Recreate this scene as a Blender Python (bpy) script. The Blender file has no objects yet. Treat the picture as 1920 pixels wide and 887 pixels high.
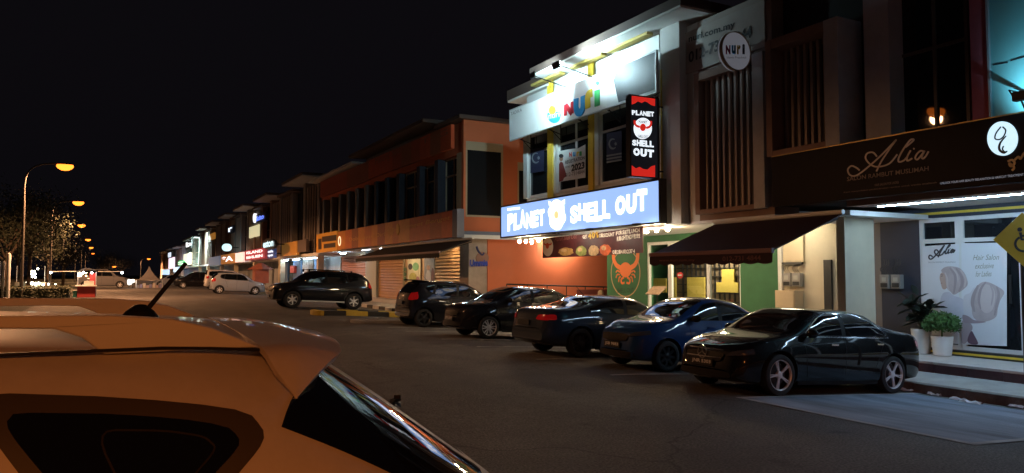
import bpy, bmesh, math, random
import numpy as np
from mathutils import Vector, Matrix

# ------------------------------------------------------------------ camera, world, exposure
F, CX, CY, H = 1400.0, 960.0, 443.5, 1.75
YAW, PITCH = math.atan(750 / F), math.atan(71.5 / F)
scene = bpy.context.scene
COL = scene.collection
cam_data = bpy.data.cameras.new('camera')
cam_data.sensor_width = 36.0
cam_data.lens = F / 1920 * 36.0
cam_data.clip_start = 0.05
cam_data.clip_end = 3000
cam = bpy.data.objects.new('camera', cam_data)
COL.objects.link(cam)
cam.location = (0, 0, H)
cam.rotation_euler = (math.pi / 2 + PITCH, 0, -YAW)
scene.camera = cam
world = bpy.data.worlds.new('World')
scene.world = world
world.use_nodes = True
bg = world.node_tree.nodes['Background']
sky = world.node_tree.nodes.new('ShaderNodeTexSky')
sky.sky_type = 'NISHITA'
sky.sun_disc = False
sky.sun_elevation = math.radians(-4.0)
sky.sun_rotation = math.radians(200)
SKYMIX = world.node_tree.nodes.new('ShaderNodeMixRGB')
SKYMIX.blend_type = 'ADD'
SKYMIX.inputs[0].default_value = 1.0
SKYMIX.inputs[2].default_value = (0.0019, 0.00165, 0.0023, 1)
SKYGAIN = world.node_tree.nodes.new('ShaderNodeMixRGB')
SKYGAIN.blend_type = 'MULTIPLY'
SKYGAIN.inputs[0].default_value = 1.0
SKYGAIN.inputs[2].default_value = (0.01, 0.01, 0.01, 1)
world.node_tree.links.new(sky.outputs[0], SKYGAIN.inputs[1])
world.node_tree.links.new(SKYGAIN.outputs[0], SKYMIX.inputs[1])
world.node_tree.links.new(SKYMIX.outputs[0], bg.inputs[0])
bg.inputs[1].default_value = 1.0
scene.view_settings.view_transform = 'Standard'
scene.view_settings.look = 'None'
scene.view_settings.exposure = 0.75
scene.view_settings.gamma = 1.0
scene.view_settings.use_curve_mapping = False
scene.cycles.max_bounces = 6
scene.cycles.sample_clamp_indirect = 4.0
scene.cycles.use_denoising = True
rnd = random.Random(7)

# ------------------------------------------------------------------ photo pixel -> place
FW = Vector((math.sin(YAW) * math.cos(PITCH), math.cos(YAW) * math.cos(PITCH), math.sin(PITCH)))
RT = Vector((math.cos(YAW), -math.sin(YAW), 0))
UP = RT.cross(FW)
EYE = Vector((0, 0, H))
def ray(x, y): return FW + RT * ((x - CX) / F) - UP * ((y - CY) / F)
AX = {'X': 0, 'Y': 1, 'Z': 2}
def U(x, y, plane):
    k = AX[plane[0]]; r = ray(x, y)
    return EYE + r * ((plane[1] - EYE[k]) / r[k])
def fx(x, y, X):
    p = U(x, y, ('X', X)); return p.y, p.z
def rise(Y):
    t = min(1.0, max(0.0, (Y - 6) / 46.0))
    return 0.33 * (t * t * (3 - 2 * t) * .5 + t * .5)
KX = 12.1
def gz(X, Y):
    if X < 7.4: c = 0.0
    elif X < 8.2: c = -.06 * (X - 7.4) ** 2 / 1.6
    elif X < KX: c = -.06 * (X - 7.8)
    else: c = -.258
    return c + rise(Y)
def G(x, y):
    z = 0.0
    for i in range(60):
        p = U(x, y, ('Z', z)); z = .5 * z + .5 * gz(p.x, p.y)
    return p

# ------------------------------------------------------------------ materials
MATS = {}
def mat(name, col, rough=.6, metal=0., emit=0., ecol=None, coat=0., var=0., vscale=3., bump=0., bscale=40., spec=.5, stretch=None):
    if name in MATS: return MATS[name]
    m = bpy.data.materials.new(name); m.use_nodes = True
    nt = m.node_tree; b = nt.nodes['Principled BSDF']
    c = (*col, 1)
    b.inputs['Base Color'].default_value = c
    b.inputs['Roughness'].default_value = rough
    b.inputs['Metallic'].default_value = metal
    b.inputs['Specular IOR Level'].default_value = spec
    if coat:
        b.inputs['Coat Weight'].default_value = coat
        b.inputs['Coat Roughness'].default_value = .04
    if emit:
        b.inputs['Emission Color'].default_value = (*(ecol or col), 1)
        b.inputs['Emission Strength'].default_value = emit
    if var or bump:
        tc = nt.nodes.new('ShaderNodeTexCoord')
        src = tc.outputs['Object']
        if stretch:
            mp = nt.nodes.new('ShaderNodeMapping'); mp.inputs['Scale'].default_value = stretch
            nt.links.new(src, mp.inputs[0]); src = mp.outputs[0]
    if var:
        n1 = nt.nodes.new('ShaderNodeTexNoise'); n1.inputs['Scale'].default_value = vscale
        n1.inputs['Detail'].default_value = 7; n1.inputs['Roughness'].default_value = .65
        nt.links.new(src, n1.inputs['Vector'])
        r = nt.nodes.new('ShaderNodeMapRange')
        r.inputs[1].default_value = .3; r.inputs[2].default_value = .7
        r.inputs[3].default_value = 1 - var; r.inputs[4].default_value = 1 + var * .6
        nt.links.new(n1.outputs[0], r.inputs[0])
        mx = nt.nodes.new('ShaderNodeMixRGB'); mx.blend_type = 'MULTIPLY'; mx.inputs[0].default_value = 1
        mx.inputs[1].default_value = c
        nt.links.new(r.outputs[0], mx.inputs[2])
        nt.links.new(mx.outputs[0], b.inputs['Base Color'])
    if bump:
        n2 = nt.nodes.new('ShaderNodeTexNoise'); n2.inputs['Scale'].default_value = bscale
        n2.inputs['Detail'].default_value = 5
        nt.links.new(src, n2.inputs['Vector'])
        bp = nt.nodes.new('ShaderNodeBump'); bp.inputs['Strength'].default_value = bump
        bp.inputs['Distance'].default_value = .02
        nt.links.new(n2.outputs[0], bp.inputs['Height'])
        nt.links.new(bp.outputs[0], b.inputs['Normal'])
    MATS[name] = m
    return m
def glow(name, col, s): return mat(name, col, .5, emit=s * (.66 if s < 3 else 1.), spec=.2)
def pane_mat(name, tint=(1, 1, 1), refl=.12):
    if name in MATS: return MATS[name]
    m = bpy.data.materials.new(name); m.use_nodes = True
    nt = m.node_tree; nt.nodes.remove(nt.nodes['Principled BSDF'])
    t = nt.nodes.new('ShaderNodeBsdfTransparent'); t.inputs[0].default_value = (*tint, 1)
    g = nt.nodes.new('ShaderNodeBsdfGlossy'); g.inputs['Roughness'].default_value = .03
    mx = nt.nodes.new('ShaderNodeMixShader'); mx.inputs[0].default_value = refl
    nt.links.new(t.outputs[0], mx.inputs[1]); nt.links.new(g.outputs[0], mx.inputs[2])
    nt.links.new(mx.outputs[0], nt.nodes['Material Output'].inputs[0])
    MATS[name] = m
    return m

# ------------------------------------------------------------------ object helpers
def thing(name, label, cat, loc=(0, 0, 0), group=None, rotz=0.0):
    o = bpy.data.objects.new(name, None); COL.objects.link(o)
    o.empty_display_size = .2
    o.location = loc; o.rotation_euler = (0, 0, rotz)
    o['label'] = label; o['category'] = cat
    if group: o['group'] = group
    return o
def tag(o, label, cat, group=None, kind=None):
    if label: o['label'] = label
    if cat: o['category'] = cat
    if group: o['group'] = group
    if kind: o['kind'] = kind
    return o
def world_of(o):
    m = Matrix.LocRotScale(o.location, o.rotation_euler, o.scale)
    return (world_of(o.parent) @ o.matrix_parent_inverse @ m) if o.parent else m
def link(name, me, m, parent=None, local=False):
    o = bpy.data.objects.new(name, me); COL.objects.link(o)
    if m is not None and not me.materials: me.materials.append(m)
    if parent is not None:
        o.parent = parent
        if not local: o.matrix_parent_inverse = world_of(parent).inverted()
    return o
class MB:
    def __init__(s): s.v = []; s.f = []
    def add(s, vs, fs):
        k = len(s.v); s.v += [tuple(p) for p in vs]; s.f += [tuple(i + k for i in f) for f in fs]; return s
    def box(s, x0, x1, y0, y1, z0, z1):
        vs = [(x, y, z) for x in (x0, x1) for y in (y0, y1) for z in (z0, z1)]
        return s.add(vs, [(0, 1, 3, 2), (4, 6, 7, 5), (0, 4, 5, 1), (2, 3, 7, 6), (0, 2, 6, 4), (1, 5, 7, 3)])
    def hexa(s, a):   # 8 points: bottom loop 4, top loop 4
        return s.add(a, [(3, 2, 1, 0), (4, 5, 6, 7), (0, 1, 5, 4), (1, 2, 6, 5), (2, 3, 7, 6), (3, 0, 4, 7)])
    def tube(s, p0, p1, r0, r1=None, n=10):
        p0, p1 = Vector(p0), Vector(p1); r1 = r0 if r1 is None else r1
        d = (p1 - p0).normalized(); a = d.orthogonal().normalized(); b = d.cross(a)
        vs = []
        for p, r in ((p0, r0), (p1, r1)):
            vs += [p + (a * math.cos(t) + b * math.sin(t)) * r for t in (2 * math.pi * i / n for i in range(n))]
        return s.add(vs, [(i, (i + 1) % n, n + (i + 1) % n, n + i) for i in range(n)] + [tuple(range(n))[::-1], tuple(range(n, 2 * n))])
    def path(s, pts, r, n=8):
        for a, b in zip(pts, pts[1:]): s.tube(a, b, r if not isinstance(r, list) else r[0], None, n)
        return s
    def lathe(s, prof, n=20, c=(0, 0, 0), axis='z'):
        vs = []; m = len(prof)
        for i in range(n):
            t = 2 * math.pi * i / n
            for r, h in prof:
                if axis == 'z': vs.append((c[0] + r * math.cos(t), c[1] + r * math.sin(t), c[2] + h))
                else: vs.append((c[0] + r * math.cos(t), c[1] + h, c[2] + r * math.sin(t)))
        fs = [(i * m + j, ((i + 1) % n) * m + j, ((i + 1) % n) * m + j + 1, i * m + j + 1) for i in range(n) for j in range(m - 1)]
        return s.add(vs, fs)
    def prism(s, pts, nrm, t):
        nrm = Vector(nrm); n = len(pts)
        a = [Vector(p) for p in pts]; b = [p + nrm * t for p in a]
        return s.add(a + b, [tuple(range(n))[::-1], tuple(range(n, 2 * n))] + [(i, (i + 1) % n, n + (i + 1) % n, n + i) for i in range(n)])
    def ribbon(s, pts, w, nrm, t=.006, closed=False, taper=False):
        nrm = Vector(nrm); P = [Vector(p) for p in pts]; n = len(P); vs = []
        for i, p in enumerate(P):
            a = P[(i - 1) % n] if (i > 0 or closed) else p
            b = P[(i + 1) % n] if (i < n - 1 or closed) else p
            d = (b - a).normalized(); sd = nrm.cross(d).normalized()
            ww = w * (1 if not taper else (.35 + .65 * math.sin(math.pi * (i + .5) / n)))
            vs += [p - sd * ww / 2, p + sd * ww / 2, p - sd * ww / 2 + nrm * t, p + sd * ww / 2 + nrm * t]
        fs = []
        for i in range(n if closed else n - 1):
            a, b = 4 * i, 4 * ((i + 1) % n)
            fs += [(a + 2, a + 3, b + 3, b + 2), (a, b, b + 1, a + 1), (a, a + 2, b + 2, b), (a + 1, b + 1, b + 3, a + 3)]
        if not closed: fs += [(0, 1, 3, 2), (4 * n - 4, 4 * n - 2, 4 * n - 1, 4 * n - 3)]
        return s.add(vs, fs)
    def build(s, name, m, parent=None, smooth=0, bevel=0., local=False):
        me = bpy.data.meshes.new(name); me.from_pydata(s.v, [], s.f)
        bm = bmesh.new(); bm.from_mesh(me)
        bmesh.ops.recalc_face_normals(bm, faces=bm.faces)
        if bevel: bmesh.ops.bevel(bm, geom=list(bm.edges), offset=bevel, segments=2, affect='EDGES', profile=.5)
        bm.to_mesh(me); bm.free()
        if smooth:
            me.shade_smooth(); me.set_sharp_from_angle(angle=math.radians(smooth))
        return link(name, me, m, parent, local)
def box(name, x0, x1, y0, y1, z0, z1, m, parent=None, bevel=0.):
    return MB().box(x0, x1, y0, y1, z0, z1).build(name, m, parent, bevel=bevel)
def ell(c, ru, rv, n=32, a0=0, a1=2 * math.pi):
    return [Vector(c) + Vector(ru) * math.cos(a0 + (a1 - a0) * i / n) + Vector(rv) * math.sin(a0 + (a1 - a0) * i / n) for i in range(n)]
def spline(pts, k=6, closed=False):
    P = [Vector(p) for p in pts]; n = len(P); out = []
    for i in range(n if closed else n - 1):
        g = (lambda j: P[j % n]) if closed else (lambda j: P[min(max(j, 0), n - 1)])
        a, b, c, d = g(i - 1), g(i), g(i + 1), g(i + 2)
        for q in range(k):
            t = q / k
            out.append(.5 * ((2 * b) + (c - a) * t + (2 * a - 5 * b + 4 * c - d) * t * t + (3 * b - a - 3 * c + d) * t ** 3))
    if not closed: out.append(P[-1])
    return out
FONT = {}
def glyphs(s, bold=0., shear=0.):
    key = (s, bold, shear)
    if key in FONT: return FONT[key]
    cu = bpy.data.curves.new('lettering', 'FONT'); cu.body = s; cu.offset = bold; cu.shear = shear
    cu.resolution_u = 3
    o = bpy.data.objects.new('lettering', cu); COL.objects.link(o)
    bpy.context.view_layer.update()
    me = bpy.data.meshes.new_from_object(o.evaluated_get(bpy.context.evaluated_depsgraph_get()))
    vs = [tuple(v.co) for v in me.vertices]; fs = [tuple(p.vertices) for p in me.polygons]
    bpy.data.objects.remove(o); bpy.data.curves.remove(cu); bpy.data.meshes.remove(me)
    x0, x1 = min(v[0] for v in vs), max(v[0] for v in vs); y0, y1 = min(v[1] for v in vs), max(v[1] for v in vs)
    vs = [((v[0] - x0) / (x1 - x0), (v[1] - y0) / max(1e-6, y1 - y0)) for v in vs]
    FONT[key] = (vs, fs); return FONT[key]
def txt(name, s, a, b, c, m, parent, lift=None, bold=0., shear=0., wob=0.):
    """lettering: a = left bottom, b = right bottom, c = left top (places in the scene)"""
    a, b, c = Vector(a), Vector(b), Vector(c)
    vs, fs = glyphs(s, bold, shear)
    n = (b - a).cross(c - a).normalized()
    off = n * (.012 if lift is None else lift)
    P = [a + (b - a) * x + (c - a) * (y + wob * math.sin(x * 9)) + off for x, y in vs]
    return MB().add(P, fs).build(name, m, parent)
NX, NY = Vector((-1, 0, 0)), Vector((0, -1, 0))
def txp(name, s, plane, x0, y0, x1, y1, ytop, m, parent, **k):
    return txt(name, s, U(x0, y0, plane), U(x1, y1, plane), U(x0, ytop, plane), m, parent, **k)
def copy_tree(o, parent=None):
    c = o.copy(); COL.objects.link(c)
    if parent is not None: c.parent = parent; c.matrix_parent_inverse = o.matrix_parent_inverse.copy()
    for ch in o.children: copy_tree(ch, c)
    return c

# ------------------------------------------------------------------ common materials
ASPHALT = mat('asphalt', (.09, .084, .08), .8, var=.3, vscale=.9, bump=.9, bscale=55)
def wear(m):
    """asphalt: broad patches, tyre-darkened lanes, fine aggregate speckle"""
    nt = m.node_tree; b = nt.nodes['Principled BSDF']; base = b.inputs['Base Color'].links[0].from_socket
    tc = nt.nodes.new('ShaderNodeTexCoord')
    def layer(src, scale, lo, hi, a, c, detail=4, kind='ShaderNodeTexNoise', st=None):
        v = tc.outputs['Object']
        if st: mp = nt.nodes.new('ShaderNodeMapping'); mp.inputs['Scale'].default_value = st; nt.links.new(v, mp.inputs[0]); v = mp.outputs[0]
        n = nt.nodes.new(kind); n.inputs['Scale'].default_value = scale
        if kind == 'ShaderNodeTexNoise': n.inputs['Detail'].default_value = detail
        nt.links.new(v, n.inputs['Vector'])
        r = nt.nodes.new('ShaderNodeMapRange'); r.inputs[1].default_value = lo; r.inputs[2].default_value = hi; r.inputs[3].default_value = a; r.inputs[4].default_value = c
        nt.links.new(n.outputs[0], r.inputs[0])
        x = nt.nodes.new('ShaderNodeMixRGB'); x.blend_type = 'MULTIPLY'; x.inputs[0].default_value = 1; nt.links.new(src, x.inputs[1]); nt.links.new(r.outputs[0], x.inputs[2]); return x.outputs[0]
    o = layer(base, .16, .4, .62, .72, 1.12)
    o = layer(o, .5, .3, .7, .75, 1.2, st=(1.8, .22, 1))
    o = layer(o, 38, .35, .7, .5, 1.7, 3)
    o = layer(o, 1.3, .66, .74, 1., .45, 3)
    v = nt.nodes.new('ShaderNodeTexVoronoi'); v.feature = 'DISTANCE_TO_EDGE'; v.inputs['Scale'].default_value = .22
    w = nt.nodes.new('ShaderNodeTexNoise'); w.inputs['Scale'].default_value = 1.1; w.inputs['Detail'].default_value = 6
    nt.links.new(tc.outputs['Object'], w.inputs['Vector'])
    ad = nt.nodes.new('ShaderNodeMixRGB'); ad.blend_type = 'ADD'; ad.inputs[0].default_value = 1.6; nt.links.new(tc.outputs['Object'], ad.inputs[1]); nt.links.new(w.outputs[1], ad.inputs[2]); nt.links.new(ad.outputs[0], v.inputs['Vector'])
    r = nt.nodes.new('ShaderNodeMapRange'); r.inputs[1].default_value = 0.; r.inputs[2].default_value = .006; r.inputs[3].default_value = .4; r.inputs[4].default_value = 1.
    nt.links.new(v.outputs[0], r.inputs[0])
    x = nt.nodes.new('ShaderNodeMixRGB'); x.blend_type = 'MULTIPLY'; x.inputs[0].default_value = 1; nt.links.new(o, x.inputs[1]); nt.links.new(r.outputs[0], x.inputs[2])
    nt.links.new(x.outputs[0], b.inputs['Base Color'])
wear(ASPHALT)
CONC = mat('concrete', (.3, .3, .29), .85, var=.25, vscale=1.4, bump=.4)
PLASTER = mat('pale_plaster', (.55, .54, .52), .85, var=.12, vscale=.8, bump=.15)
WHITEP = mat('white_plaster', (.75, .76, .75), .8, var=.08, vscale=.9, bump=.1)
GREYP = mat('grey_plaster', (.22, .2, .19), .85, var=.15, vscale=.7, bump=.15)
BROWNP = mat('brown_paint', (.22, .13, .09), .8, var=.15, vscale=1.2)
DARKG = mat('dark_glass', (.012, .014, .017), .02)
DARKM = mat('dark_metal', (.03, .03, .032), .45, metal=.6)
ALU = mat('aluminium', (.55, .56, .57), .4, metal=.5)
WFRAME = mat('white_frame', (.7, .71, .7), .5)
YELLOW = mat('yellow_paint', (.72, .5, .05), .6, var=.1)
BLACKP = mat('black_paint', (.018, .018, .019), .5)
ORANGE = mat('orange_paint', (.6, .16, .065), .75, var=.1, vscale=.6, bump=.1)
NAVYW = mat('navy_paint', (.03, .035, .055), .7, var=.1)
STEEL = mat('galvanised_steel', (.06, .055, .05), .8)
WHITEL = glow('white_light_letter', (1., 1., 1.), 1.6)
TUBE = glow('cool_tube_light', (.55, .8, 1.), 80)
BULB = glow('warm_bulb_light', (1., .72, .42), 420)
SODIUM = mat('sodium_lens', (.8, .4, .1), .5, emit=2.4, ecol=(1., .2, .018))
# ------------------------------------------------------------------ vehicles
def pchip(pts):
    pts = sorted(pts); x = np.array([p[0] for p in pts], float); y = np.array([p[1] for p in pts], float)
    h = np.diff(x); d = np.diff(y) / h; m = np.zeros(len(x)); m[0], m[-1] = d[0], d[-1]
    for i in range(1, len(x) - 1):
        if d[i - 1] * d[i] > 0:
            w1, w2 = 2 * h[i] + h[i - 1], h[i] + 2 * h[i - 1]
            m[i] = (w1 + w2) / (w1 / d[i - 1] + w2 / d[i])
    def f(q):
        q = min(max(q, x[0]), x[-1]); i = int(min(np.searchsorted(x, q, side='right') - 1, len(x) - 2))
        t = (q - x[i]) / h[i]
        return float((2*t**3-3*t**2+1)*y[i] + (t**3-2*t**2+t)*h[i]*m[i] + (-2*t**3+3*t**2)*y[i+1] + (t**3-t**2)*h[i]*m[i+1])
    return f
LOW = [(.80, 0.), (.93, .05), (.975, .16), (.99, .38), (1., .62), (.99, .82), (.965, .94), (.945, 1.)]   # width factor, height fraction below the shoulder
class Car:
    def __init__(s, top, belt, plan, bot, tumble=.24, n=5., bowf=.18, bowr=.16, nose=None, tail=None):
        s.top, s.belt0, s.plan, s.bot = pchip(top), pchip(belt), pchip(plan), pchip(bot)
        xs = [p[0] for p in top]; s.x0, s.x1 = min(xs), max(xs); s.tum, s.n = tumble, n; s.bowf, s.bowr = bowf, bowr
    def belt(s, x): return min(s.belt0(x), s.top(x) - .03)
    def W(s, x, z):
        zb, zt, zo, w = s.belt(x), s.top(x), s.bot(x), s.plan(x)
        if z >= zb:
            q = min(1., (z - zb) / (zt - zb)); return max(0., (.945 * w - s.tum * (z - zb)) * max(0., 1 - q ** s.n) ** (1 / s.n))
        f = (z - zo) / (zb - zo); f = min(max(f, 0.), 1.)
        for (a, p), (b, q) in zip(LOW, LOW[1:]):
            if f <= q: return w * (a + (b - a) * (f - p) / (q - p))
        return w * .945
    def bow(s, x, y):
        L = s.x1 - s.x0; m = (s.x0 + s.x1) / 2; t = (x - m) / (L / 2); k = min(1., max(0., (abs(t) - .12) / .45)); k = k * k * (3 - 2 * k)
        wm = s.plan(m); q = min(1.2, (y / wm) ** 2)
        return x - (s.bowf if t > 0 else -s.bowr) * k * q
    def pt(s, x, y, z): return Vector((s.bow(x, y), y, z))
    def section(s, x, nu):
        zb, zt, zo, w = s.belt(x), s.top(x), s.bot(x), s.plan(x)
        half = [(0., zo), (.45 * w, zo)] + [(a * w, zo + f * (zb - zo)) for a, f in LOW]
        for i in range(1, nu + 1):
            th = math.pi / 2 * i / nu
            c = math.cos(th) ** (2 / s.n) if i < nu else 0.; q = math.sin(th) ** (2 / s.n)
            z = zb + (zt - zb) * q; half.append(((.945 * w - s.tum * (z - zb)) * c, z))
        return half
    def body(s, ns=70, nu=16):
        m = (s.x0 + s.x1) / 2; L = (s.x1 - s.x0) / 2
        xs = [m + L * (.72 * u + .28 * math.sin(u * math.pi / 2)) for u in np.linspace(-1, 1, ns)]
        vs, fs = [], []
        for x in xs:
            h = s.section(x, nu); r = h + [(-y, z) for y, z in h[-2:0:-1]]; k = len(r)
            vs += [s.pt(x, y, z) for y, z in r]
        for i in range(ns - 1):
            for j in range(k): fs.append((i * k + j, i * k + (j + 1) % k, (i + 1) * k + (j + 1) % k, (i + 1) * k + j))
        hk = len(h)
        for e in (0, ns - 1):      # end caps as ladders of quads
            o = e * k
            for j in range(hk - 1):
                a, b = j, j + 1; a2, b2 = (k - j) % k, (k - j - 1) % k
                q = [o + a, o + b, o + b2, o + a2]; q = [v for i_, v in enumerate(q) if v not in q[:i_]]
                if len(q) > 2: fs.append(tuple(q))
        return MB().add(vs, fs)
    def patch(s, poly, side, off=.004, nr=12, nc=14, m=None):
        zs = [p[1] for p in poly]; z0, z1 = min(zs), max(zs); vs, fs = [], []
        for i in range(nr + 1):
            z = z0 + (z1 - z0) * (.004 + .992 * i / nr); X = []
            for (xa, za), (xb, zb) in zip(poly, poly[1:] + poly[:1]):
                if (za <= z < zb) or (zb <= z < za): X.append(xa + (xb - xa) * (z - za) / (zb - za))
            a, b = min(X), max(X)
            for j in range(nc + 1):
                x = a + (b - a) * j / nc; y = s.W(x, z)
                e = .01; ny = Vector((-(s.W(x + e, z) - s.W(x - e, z)) / (2 * e), 1, -(s.W(x, z + e) - s.W(x, z - e)) / (2 * e))).normalized()
                p = s.pt(x, y, z) + ny * off; vs.append((p.x, p.y * side, p.z))
        for i in range(nr):
            for j in range(nc): fs.append((i * (nc + 1) + j, i * (nc + 1) + j + 1, (i + 1) * (nc + 1) + j + 1, (i + 1) * (nc + 1) + j))
        return MB().add(vs, fs)
    def screen(s, xa, xb, th0, off=.005, nx=14, nt=18, th0b=None):
        """windscreen or rear window: patch over the top between two stations"""
        vs, fs = [], []
        for i in range(nx + 1):
            x = xa + (xb - xa) * i / nx; zb, zt, w = s.belt(x), s.top(x), s.plan(x)
            t0 = th0 + ((th0b if th0b is not None else th0) - th0) * i / nx
            for j in range(nt + 1):
                th = math.radians(t0 + (180 - 2 * t0) * j / nt); sg = 1 if th <= math.pi / 2 else -1
                c = abs(math.cos(th)) ** (2 / s.n); q = math.sin(th) ** (2 / s.n); z = zb + (zt - zb) * q
                y = (.945 * w - s.tum * (z - zb)) * c * sg; p = s.pt(x, y, z)
                e = .02; sl = (s.top(x + e) - s.top(x - e)) / (2 * e)
                p += Vector((-sl, .25 * sg * c, 1)).normalized() * off; vs.append(p)
        for i in range(nx):
            for j in range(nt): fs.append((i * (nt + 1) + j, i * (nt + 1) + j + 1, (i + 1) * (nt + 1) + j + 1, (i + 1) * (nt + 1) + j))
        return MB().add(vs, fs)
    def endx(s, y, z, end):
        m = (s.x0 + s.x1) / 2; a, b = m, (s.x1 if end > 0 else s.x0)
        def ins(x): return s.bot(x) - .001 <= z <= s.top(x) and abs(y) <= s.W(x, z)
        if ins(b): return b
        for _ in range(30):
            c = (a + b) / 2
            if ins(c): a = c
            else: b = c
        return a
    def face(s, poly, end, off=.006, nr=8, nc=14):
        zs = [p[1] for p in poly]; z0, z1 = min(zs), max(zs); vs, fs = [], []
        for i in range(nr + 1):
            z = z0 + (z1 - z0) * (.004 + .992 * i / nr); Y = []
            for (ya, za), (yb, zb) in zip(poly, poly[1:] + poly[:1]):
                if (za <= z < zb) or (zb <= z < za): Y.append(ya + (yb - ya) * (z - za) / (zb - za))
            lim = .985 * s.W((s.x1 - .3) if end > 0 else (s.x0 + .3), z)
            a, b = max(-lim, min(lim, min(Y))), max(-lim, min(lim, max(Y)))
            for j in range(nc + 1):
                y = a + (b - a) * j / nc; x = s.endx(y, z, end); p = s.pt(x, y, z)
                vs.append((p.x + end * off, p.y * (1 + .008 * abs(p.y)), p.z))
        for i in range(nr):
            for j in range(nc): fs.append((i * (nc + 1) + j, i * (nc + 1) + j + 1, (i + 1) * (nc + 1) + j + 1, (i + 1) * (nc + 1) + j))
        return MB().add(vs, fs)

TYRE = mat('tyre_rubber', (.012, .012, .013), .75, bump=.2)
RIM = mat('alloy_rim', (.7, .71, .73), .35, metal=.25)
RIMD = mat('dark_alloy_rim', (.07, .07, .075), .35, metal=.8)
CGLASS = mat('car_window_glass', (.006, .007, .009), .03, spec=.8)
TRIM = mat('black_car_trim', (.01, .01, .011), .55, spec=.15)
CHROME = mat('chrome', (.85, .86, .88), .12, metal=1.)
HLAMP = mat('headlight_lens', (.18, .19, .21), .06, metal=.7, coat=1.)
HLAMPD = mat('smoked_headlight_lens', (.03, .03, .034), .05, metal=.3, coat=1.)
TLAMP = mat('taillight_red', (.35, .008, .008), .12, coat=1., emit=.05, ecol=(1, .02, .02))
PLATE = mat('number_plate_black', (.012, .012, .012), .4)
PLATEW = mat('number_plate_character', (.75, .75, .75), .4)
AMBER = mat('amber_lens', (.6, .2, .02), .15)
MESHC = {}
def shared(key, fn):
    if key not in MESHC: MESHC[key] = fn()
    return MESHC[key]
def wheel_meshes(R, wid, rr, style):
    key = (R, wid, rr, style)
    if key in MESHC: return MESHC[key]
    w = wid / 2
    t = MB().lathe([(rr, -w * .8), (rr + .01, -w * .95), (R - .05, -w), (R - .012, -w * .85), (R, -w * .55), (R, w * .55), (R - .012, w * .85), (R - .05, w), (rr + .01, w * .95), (rr, w * .8), (rr, -w * .8)], 40, axis='y')
    hub = MB().lathe([(0, w * .15), (rr * .72, w * .15), (rr * .72, w * .05), (rr * .97, -w * .6), (rr * .985, w * .7)], 40, axis='y')
    rim = MB().lathe([(rr * .955, w * .5), (rr * .96, w * .84), (rr * 1.005, w * .93), (rr * 1.02, w * .8)], 48, axis='y')
    ns, kind = style
    def spoke(a, hw0, hw1, r0, r1, y0, y1):
        ca, sa = math.cos(a), math.sin(a)
        def P(r, q, y): return (r * ca - q * sa, y, r * sa + q * ca)
        th = .022
        rim.hexa([P(r0, -hw0, y0 - th), P(r0, hw0, y0 - th), P(r1, hw1, y1 - th), P(r1, -hw1, y1 - th), P(r0, -hw0, y0), P(r0, hw0, y0), P(r1, hw1, y1), P(r1, -hw1, y1)])
    for i in range(ns):
        a = 2 * math.pi * i / ns + math.pi / 2
        if kind == 'double':
            spoke(a - .085, .0085, .0065, .045, rr * .97, w * .72, w * .82)
            spoke(a + .085, .0085, .0065, .045, rr * .97, w * .72, w * .82); spoke(a, .02, .006, .04, rr * .5, w * .7, w * .74)
        elif kind == 'petal':
            spoke(a - .2, .014, .012, .05, rr * .95, w * .7, w * .78); spoke(a + .2, .014, .012, .05, rr * .95, w * .7, w * .78)
        else: spoke(a, .034, .026, .04, rr * .97, w * .72, w * .78)
    rim.lathe([(0, w * .78), (.045, w * .76), (.06, w * .68), (.06, w * .3)], 20, axis='y')
    out = []
    for mb, nm in ((hub, 'wheel'), (t, 'tyre'), (rim, 'rim')):
        me = bpy.data.meshes.new(nm); me.from_pydata(mb.v, [], mb.f)
        bm = bmesh.new(); bm.from_mesh(me); bmesh.ops.recalc_face_normals(bm, faces=bm.faces); bm.to_mesh(me); bm.free()
        me.shade_smooth(); me.set_sharp_from_angle(angle=math.radians(35)); out.append(me)
    MESHC[key] = out
    return out
def arch_cut(o, cuts):
    mb = MB()
    for x, z, r, ya, yb in cuts: mb.tube((x, ya, z), (x, yb, z), r, r, 40)
    c = mb.build('arch', TRIM, o.parent, local=True)
    md = o.modifiers.new('arch', 'BOOLEAN'); md.object = c; md.operation = 'DIFFERENCE'; md.solver = 'EXACT'
    try: md.material_mode = 'TRANSFER'
    except Exception: pass
    bpy.context.view_layer.update()
    me = bpy.data.meshes.new_from_object(o.evaluated_get(bpy.context.evaluated_depsgraph_get()))
    old = o.data; o.modifiers.clear(); o.data = me; me.name = 'body'
    bpy.data.meshes.remove(old); cm = c.data; bpy.data.objects.remove(c); bpy.data.meshes.remove(cm)
    me.shade_smooth(); me.set_sharp_from_angle(angle=math.radians(32))
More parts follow.
